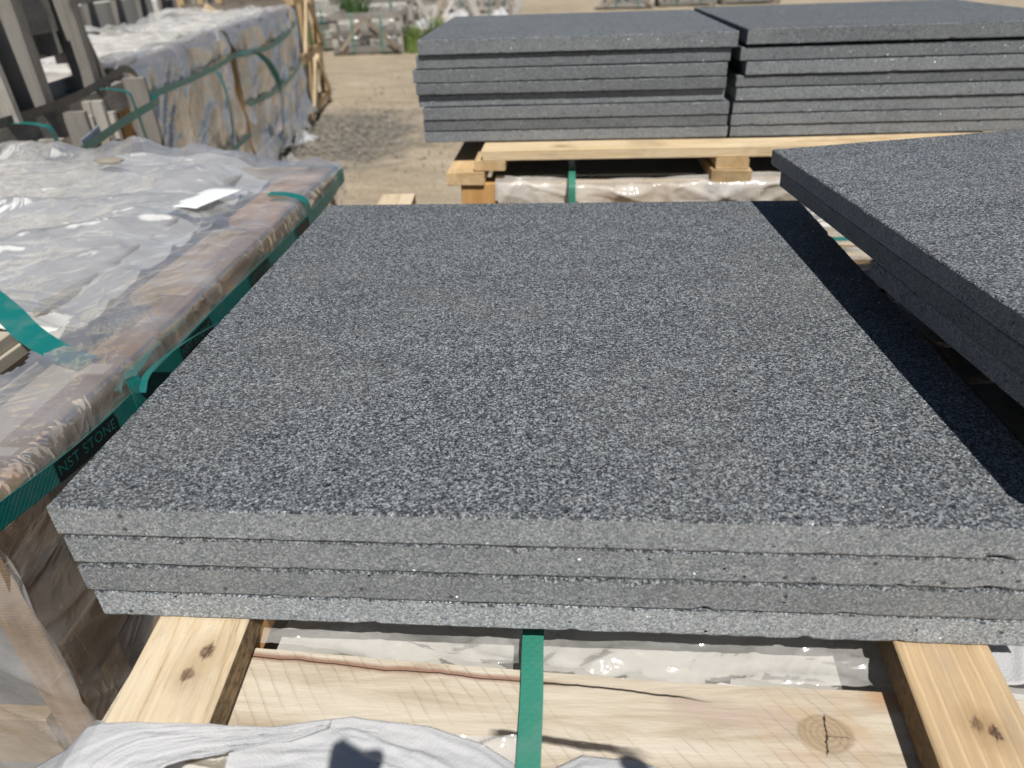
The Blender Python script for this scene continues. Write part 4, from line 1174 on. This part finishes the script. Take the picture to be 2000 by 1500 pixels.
# heap of loose planks and film behind the path-side stack
rnd = random.Random(5)
for i in range(16):
    x0 = -2.15+i*.115+rnd.uniform(-.05, .05); y0 = 12.9+rnd.uniform(-.2, .7)
    lean = rnd.uniform(-.5, .5); L0 = rnd.uniform(.7, 1.2)
    p0 = Vector((x0, y0, GZ-.02)); p1 = Vector((x0+lean, y0+.35+rnd.uniform(0, .3), GZ+L0*.62))
    o = board('loose_plank', p0, p1, rnd.uniform(.07, .12), .03, M['grey' if i % 3 else 'greyb'], None, side=(1, 0, .1))
    tag(o, 'loose grey plank leaning in the heap beyond the path-side slab stack', 'plank', 'loose planks leaning in the heap')
def heap(u, v):
    x = -2.3+u*2.2; y = 13.0+v*1.6
    z = GZ-.02+(.40+.18*fbm(x*3, y*2.5, 7, 4))*np.sin(np.clip(u*1.15, 0, 1)*np.pi)**.5*np.sin(np.clip(v*.8+.1, 0, 1)*np.pi)
    return x, y, z
tag(grid('rubble_heap', 50, 36, heap, M['greyb'], sm=False), 'brown grey heap of scrap under the leaning planks', 'heap')
def scrap(name, loc, sx, sy, h, seed, mat, label):
    def fn(u, v):
        x = loc[0]+(u-.5)*sx; y = loc[1]+(v-.5)*sy
        e = np.sin(u*np.pi)*np.sin(v*np.pi)
        z = loc[2]+e*h*(.5+.7*ridge(u*2+v, v*2, seed))+.25*h*fbm(u*3, v*3, seed, 3)*e
        return x+.15*sx*pn(v*4, u*2, seed), y, z
    tag(grid(name, 24, 24, fn, M[mat]), label, 'plastic film')
for i, (x, y) in enumerate(((-2.0, 13.1), (-1.5, 13.3), (-1.1, 13.25), (-.8, 13.4))):
    scrap('film_scrap', (x, y, GZ+.28+.06*(i % 2)), .5, .6, .16, 30+i, 'foam', ['crumpled white film lying on the near side of the plank heap', 'crumpled white film in the middle of the plank heap', 'white film scrap caught between leaning planks', 'white film scrap at the road end of the plank heap'][i])
scrap('film_scrap', (-1.98, 6.0, GZ-.03), .26, .35, .10, 41, 'foam', 'crumpled white film scrap on the gravel by the bundle corner')
scrap('film_scrap', (-1.62, 4.75, GZ-.03), .22, .30, .10, 44, 'foam', 'small white film scrap on the sand by the crate corner')
scrap('film_scrap', (-1.78, 5.1, GZ-.03), .20, .22, .10, 47, 'film_dusty', 'grey film scrap on the gravel next to the white one')

def tuft(name, loc, n, h, r, mat, label, cat):
    v, f = [], []
    rn = random.Random(len(label))
    for _ in range(n):
        a = rn.random()*6.283; d = r*math.sqrt(rn.random()); bx, by = math.cos(a)*d, math.sin(a)*d
        hh = h*rn.uniform(.5, 1.1); lx, ly = rn.gauss(0, .22)*hh, rn.gauss(0, .22)*hh; wv = rn.uniform(.008, .018)
        b = len(v); ca, sa = math.cos(a+1.5), math.sin(a+1.5)
        v += [(bx-ca*wv, by-sa*wv, 0), (bx+ca*wv, by+sa*wv, 0), (bx+lx*.4+ca*wv*.8, by+ly*.4+sa*wv*.8, hh*.6), (bx+lx*.4-ca*wv*.8, by+ly*.4-sa*wv*.8, hh*.6), (bx+lx, by+ly, hh)]
        f += [(b, b+1, b+2, b+3), (b+3, b+2, b+4)]
    return tag(obj(name, mesh(name, v, f), mat, None, Matrix.Translation(loc)), label, cat)
tuft('grass_tuft', (-2.18, 12.55, GZ-.03), 260, .42, .24, M['leaf'], 'bright green grass tuft by the corner of the path-side stack', 'grass')
tuft('grass_tuft', (-1.78, 12.75, GZ-.03), 220, .52, .22, M['leaf'], 'taller green grass tuft in front of the plank heap', 'grass')
tuft('weed', (-3.85, 12.35, GZ-.03), 160, .45, .16, M['leaf2'], 'dark weed growing between the two weathered crates', 'weed')
tuft('weed', (-3.3, 13.2, GZ-.03), 300, .95, .22, M['leaf2'], 'tall dark weed growing behind the A-braced crate', 'weed')


# ================================================================== THE PERSON HOLDING THE CAMERA PHONE
def capsules(name, segs, voxel, mat, parent=None, org=Vector((0, 0, 0)), smooth_it=6):
    """one continuous surface grown round tapered limbs: segs of (p0, r0, p1, r1)"""
    v, f = [], []
    for (a, ra, b_, rb) in segs:
        a, b_ = Vector(a), Vector(b_)
        ax = (b_-a); L = ax.length
        ax = ax.normalized() if L > 1e-6 else Vector((0, 0, 1))
        sx = ax.orthogonal().normalized(); sy = ax.cross(sx)
        base = len(v); n = 14; rings = []
        for k in range(5): rings.append((a-ax*ra*math.cos(k/8*math.pi), ra*math.sin(k/8*math.pi)))
        for k in range(5): rings.append((b_+ax*rb*math.sin(k/8*math.pi), rb*math.cos(k/8*math.pi)))
        for (cc, rr) in rings:
            for i in range(n):
                t_ = 2*math.pi*i/n
                v.append(cc+(sx*math.cos(t_)+sy*math.sin(t_))*max(rr, 1e-4)-org)
        for k in range(len(rings)-1):
            for i in range(n):
                j = (i+1) % n
                f.append((base+k*n+i, base+k*n+j, base+k*n+n+j, base+k*n+n+i))
        f.append(tuple(base+i for i in reversed(range(n)))); e = base+(len(rings)-1)*n; f.append(tuple(e+i for i in range(n)))
    me = mesh(name, v, f)
    o = obj(name, me, mat, parent, Matrix.Translation(org))
    md = o.modifiers.new('grow', 'REMESH'); md.mode = 'VOXEL'; md.voxel_size = voxel; md.use_smooth_shade = True
    ms = o.modifiers.new('soften', 'SMOOTH'); ms.iterations = smooth_it; ms.factor = .5
    return o
CAM = Vector((0.4049, -0.3973, 0.3593))
def C_(r_, u_, f_): return CAM+r2*r_+u2*(u_-.004)+fw*(f_-.024)      # around the lens: right, up, forward
M['skin'] = plain('skin', (.50, .33, .24), .5, amt=.06)
M['shirt'] = plain('grey_shirt', (.16, .17, .19), .9, nscale=60, amt=.15)
M['trousers'] = plain('dark_trousers', (.05, .055, .07), .9, nscale=60, amt=.2)
M['hair'] = plain('dark_hair', (.03, .022, .018), .6, nscale=80, amt=.4)
M['phone'] = plain('black_phone', (.015, .015, .018), .25, amt=.05)
gz = GZ-.035
PX, PY = .45, -.93
hipL, hipR = Vector((PX-.09, PY, -.10)), Vector((PX+.09, PY, -.10))
shL, shR = Vector((PX-.18, PY, .38)), Vector((PX+.18, PY, .38))
elL, elR = Vector((PX-.25, PY+.18, .14)), Vector((PX+.27, PY+.18, .14))
wrL, wrR = C_(-.060, -.075, -.060), C_(.185, -.078, -.062)
neck, head = Vector((PX, PY+.02, .46)), Vector((PX-.01, PY+.08, .565))
skin = [(neck-Vector((0, 0, .05)), .055, neck+Vector((0, .03, .04)), .052), (head+Vector((0, -.015, .025)), .088, head+Vector((0, .02, -.03)), .070), (head+Vector((0, .035, -.06)), .045, head+Vector((0, .055, -.07)), .03),
        (head+Vector((0, .085, .0)), .012, head+Vector((0, .105, -.022)), .014)]
for sx_ in (-1, 1):
    skin += [(head+Vector((sx_*.082, -.01, .0)), .018, head+Vector((sx_*.086, -.015, .025)), .016)]
for sh, el, wr in ((shL, elL, wrL), (shR, elR, wrR)):
    skin += [(sh, .052, el, .042), (el, .042, wr, .027)]
skin += [(Vector((PX, PY, -.06)), .12, Vector((PX, PY, .30)), .125)]
def hand(wr, pal, side, tips):
    """palm beside the phone, four fingers over its back, the thumb on the screen side"""
    seg = [(wr, .026, pal, .030)]
    for (kn, mid, tip) in tips: seg += [(pal, .014, kn, .0095), (kn, .0100, mid, .0095), (mid, .0095, tip, .0105)]
    return seg
pl = C_(-.050, -.035, -.032)
skin += hand(wrL, pl, -1, [(C_(-.052, -.005, -.012), C_(-.042, .006, .0), C_(-.034, .016, -.004)), (C_(-.062, -.012, -.008), C_(-.062, .008, .002), C_(-.060, .022, .0)), (C_(-.060, -.030, -.006), C_(-.052, -.034, .006), C_(-.040, -.036, .002)),
                           (C_(-.060, -.048, -.008), C_(-.052, -.052, .004), C_(-.042, -.054, .0)), (C_(-.040, -.050, -.045), C_(-.022, -.040, -.040), C_(-.008, -.032, -.030))])
pr_ = C_(.168, -.040, -.032)
skin += hand(wrR, pr_, 1, [(C_(.170, -.008, -.012), C_(.164, .008, -.004), C_(.156, .016, -.008)), (C_(.178, -.020, -.008), C_(.172, -.020, .006), C_(.158, -.020, .004)), (C_(.176, -.036, -.006), C_(.168, -.038, .006), C_(.156, -.040, .002)),
                           (C_(.174, -.052, -.008), C_(.166, -.056, .004), C_(.156, -.058, .0)), (C_(.156, -.052, -.045), C_(.138, -.042, -.040), C_(.124, -.034, -.030))])
for hp in (hipL, hipR):
    kn = hp+Vector((0, .03, -.43)); an = hp+Vector((0, -.01, -.85))
    skin += [(hp, .085, kn, .058), (kn, .058, an, .040), (an+Vector((0, 0, -.03)), .04, Vector((hp.x, PY+.16, gz+.035)), .035)]
body = capsules('person', skin, .0065, M['skin'], None, Vector((PX, PY, gz)))
tag(body, 'person standing before the stacks, holding up a phone with both hands', 'person')
shirt = [(Vector((PX, PY, -.08)), .145, Vector((PX, PY, .30)), .150), (Vector((PX-.06, PY, .20)), .125, Vector((PX-.12, PY, .36)), .08), (Vector((PX+.06, PY, .20)), .125, Vector((PX+.12, PY, .36)), .08)]
for sh, el in ((shL, elL), (shR, elR)): shirt += [(sh, .072, sh.lerp(el, .75), .060)]
capsules('shirt', shirt, .012, M['shirt'], body, Vector((PX, PY, 0)))
tro = [(hipL+Vector((.04, 0, .04)), .125, hipR+Vector((-.04, 0, .04)), .125)]
for hp in (hipL, hipR):
    kn = hp+Vector((0, .03, -.43)); an = hp+Vector((0, -.01, -.82)); tro += [(hp, .105, kn, .078), (kn, .078, an, .062)]
capsules('trousers', tro, .012, M['trousers'], body, Vector((PX, PY, -.5)))
shoe = []
for hp in (hipL, hipR): shoe += [(Vector((hp.x, PY-.03, gz+.045)), .048, Vector((hp.x, PY+.19, gz+.035)), .042)]
capsules('shoes', shoe, .010, M['hair'], body, Vector((PX, PY, gz)))
hair = [(head+Vector((0, -.03, .045)), .088, head+Vector((0, .01, .06)), .078), (head+Vector((0, -.055, .0)), .07, head+Vector((0, -.05, -.04)), .05)]
capsules('hair', hair, .009, M['hair'], body, head)
for sx_ in (-1, 1):
    e = blob('eye', head+Vector((sx_*.031, .078, .012)), (.012, .010, .009), M['phone'], 2, 2)
    mw_ = e.matrix_basis.copy(); e.parent = body; e.matrix_basis = wmat(body).inverted() @ mw_
ph = board('phone', C_(-.016, -.033, -.009), C_(.142, -.033, -.009), .074, .008, M['phone'], None, side=u2, ch=.003, jit=0)
tag(ph, 'dark phone held sideways in both hands of the person', 'phone')
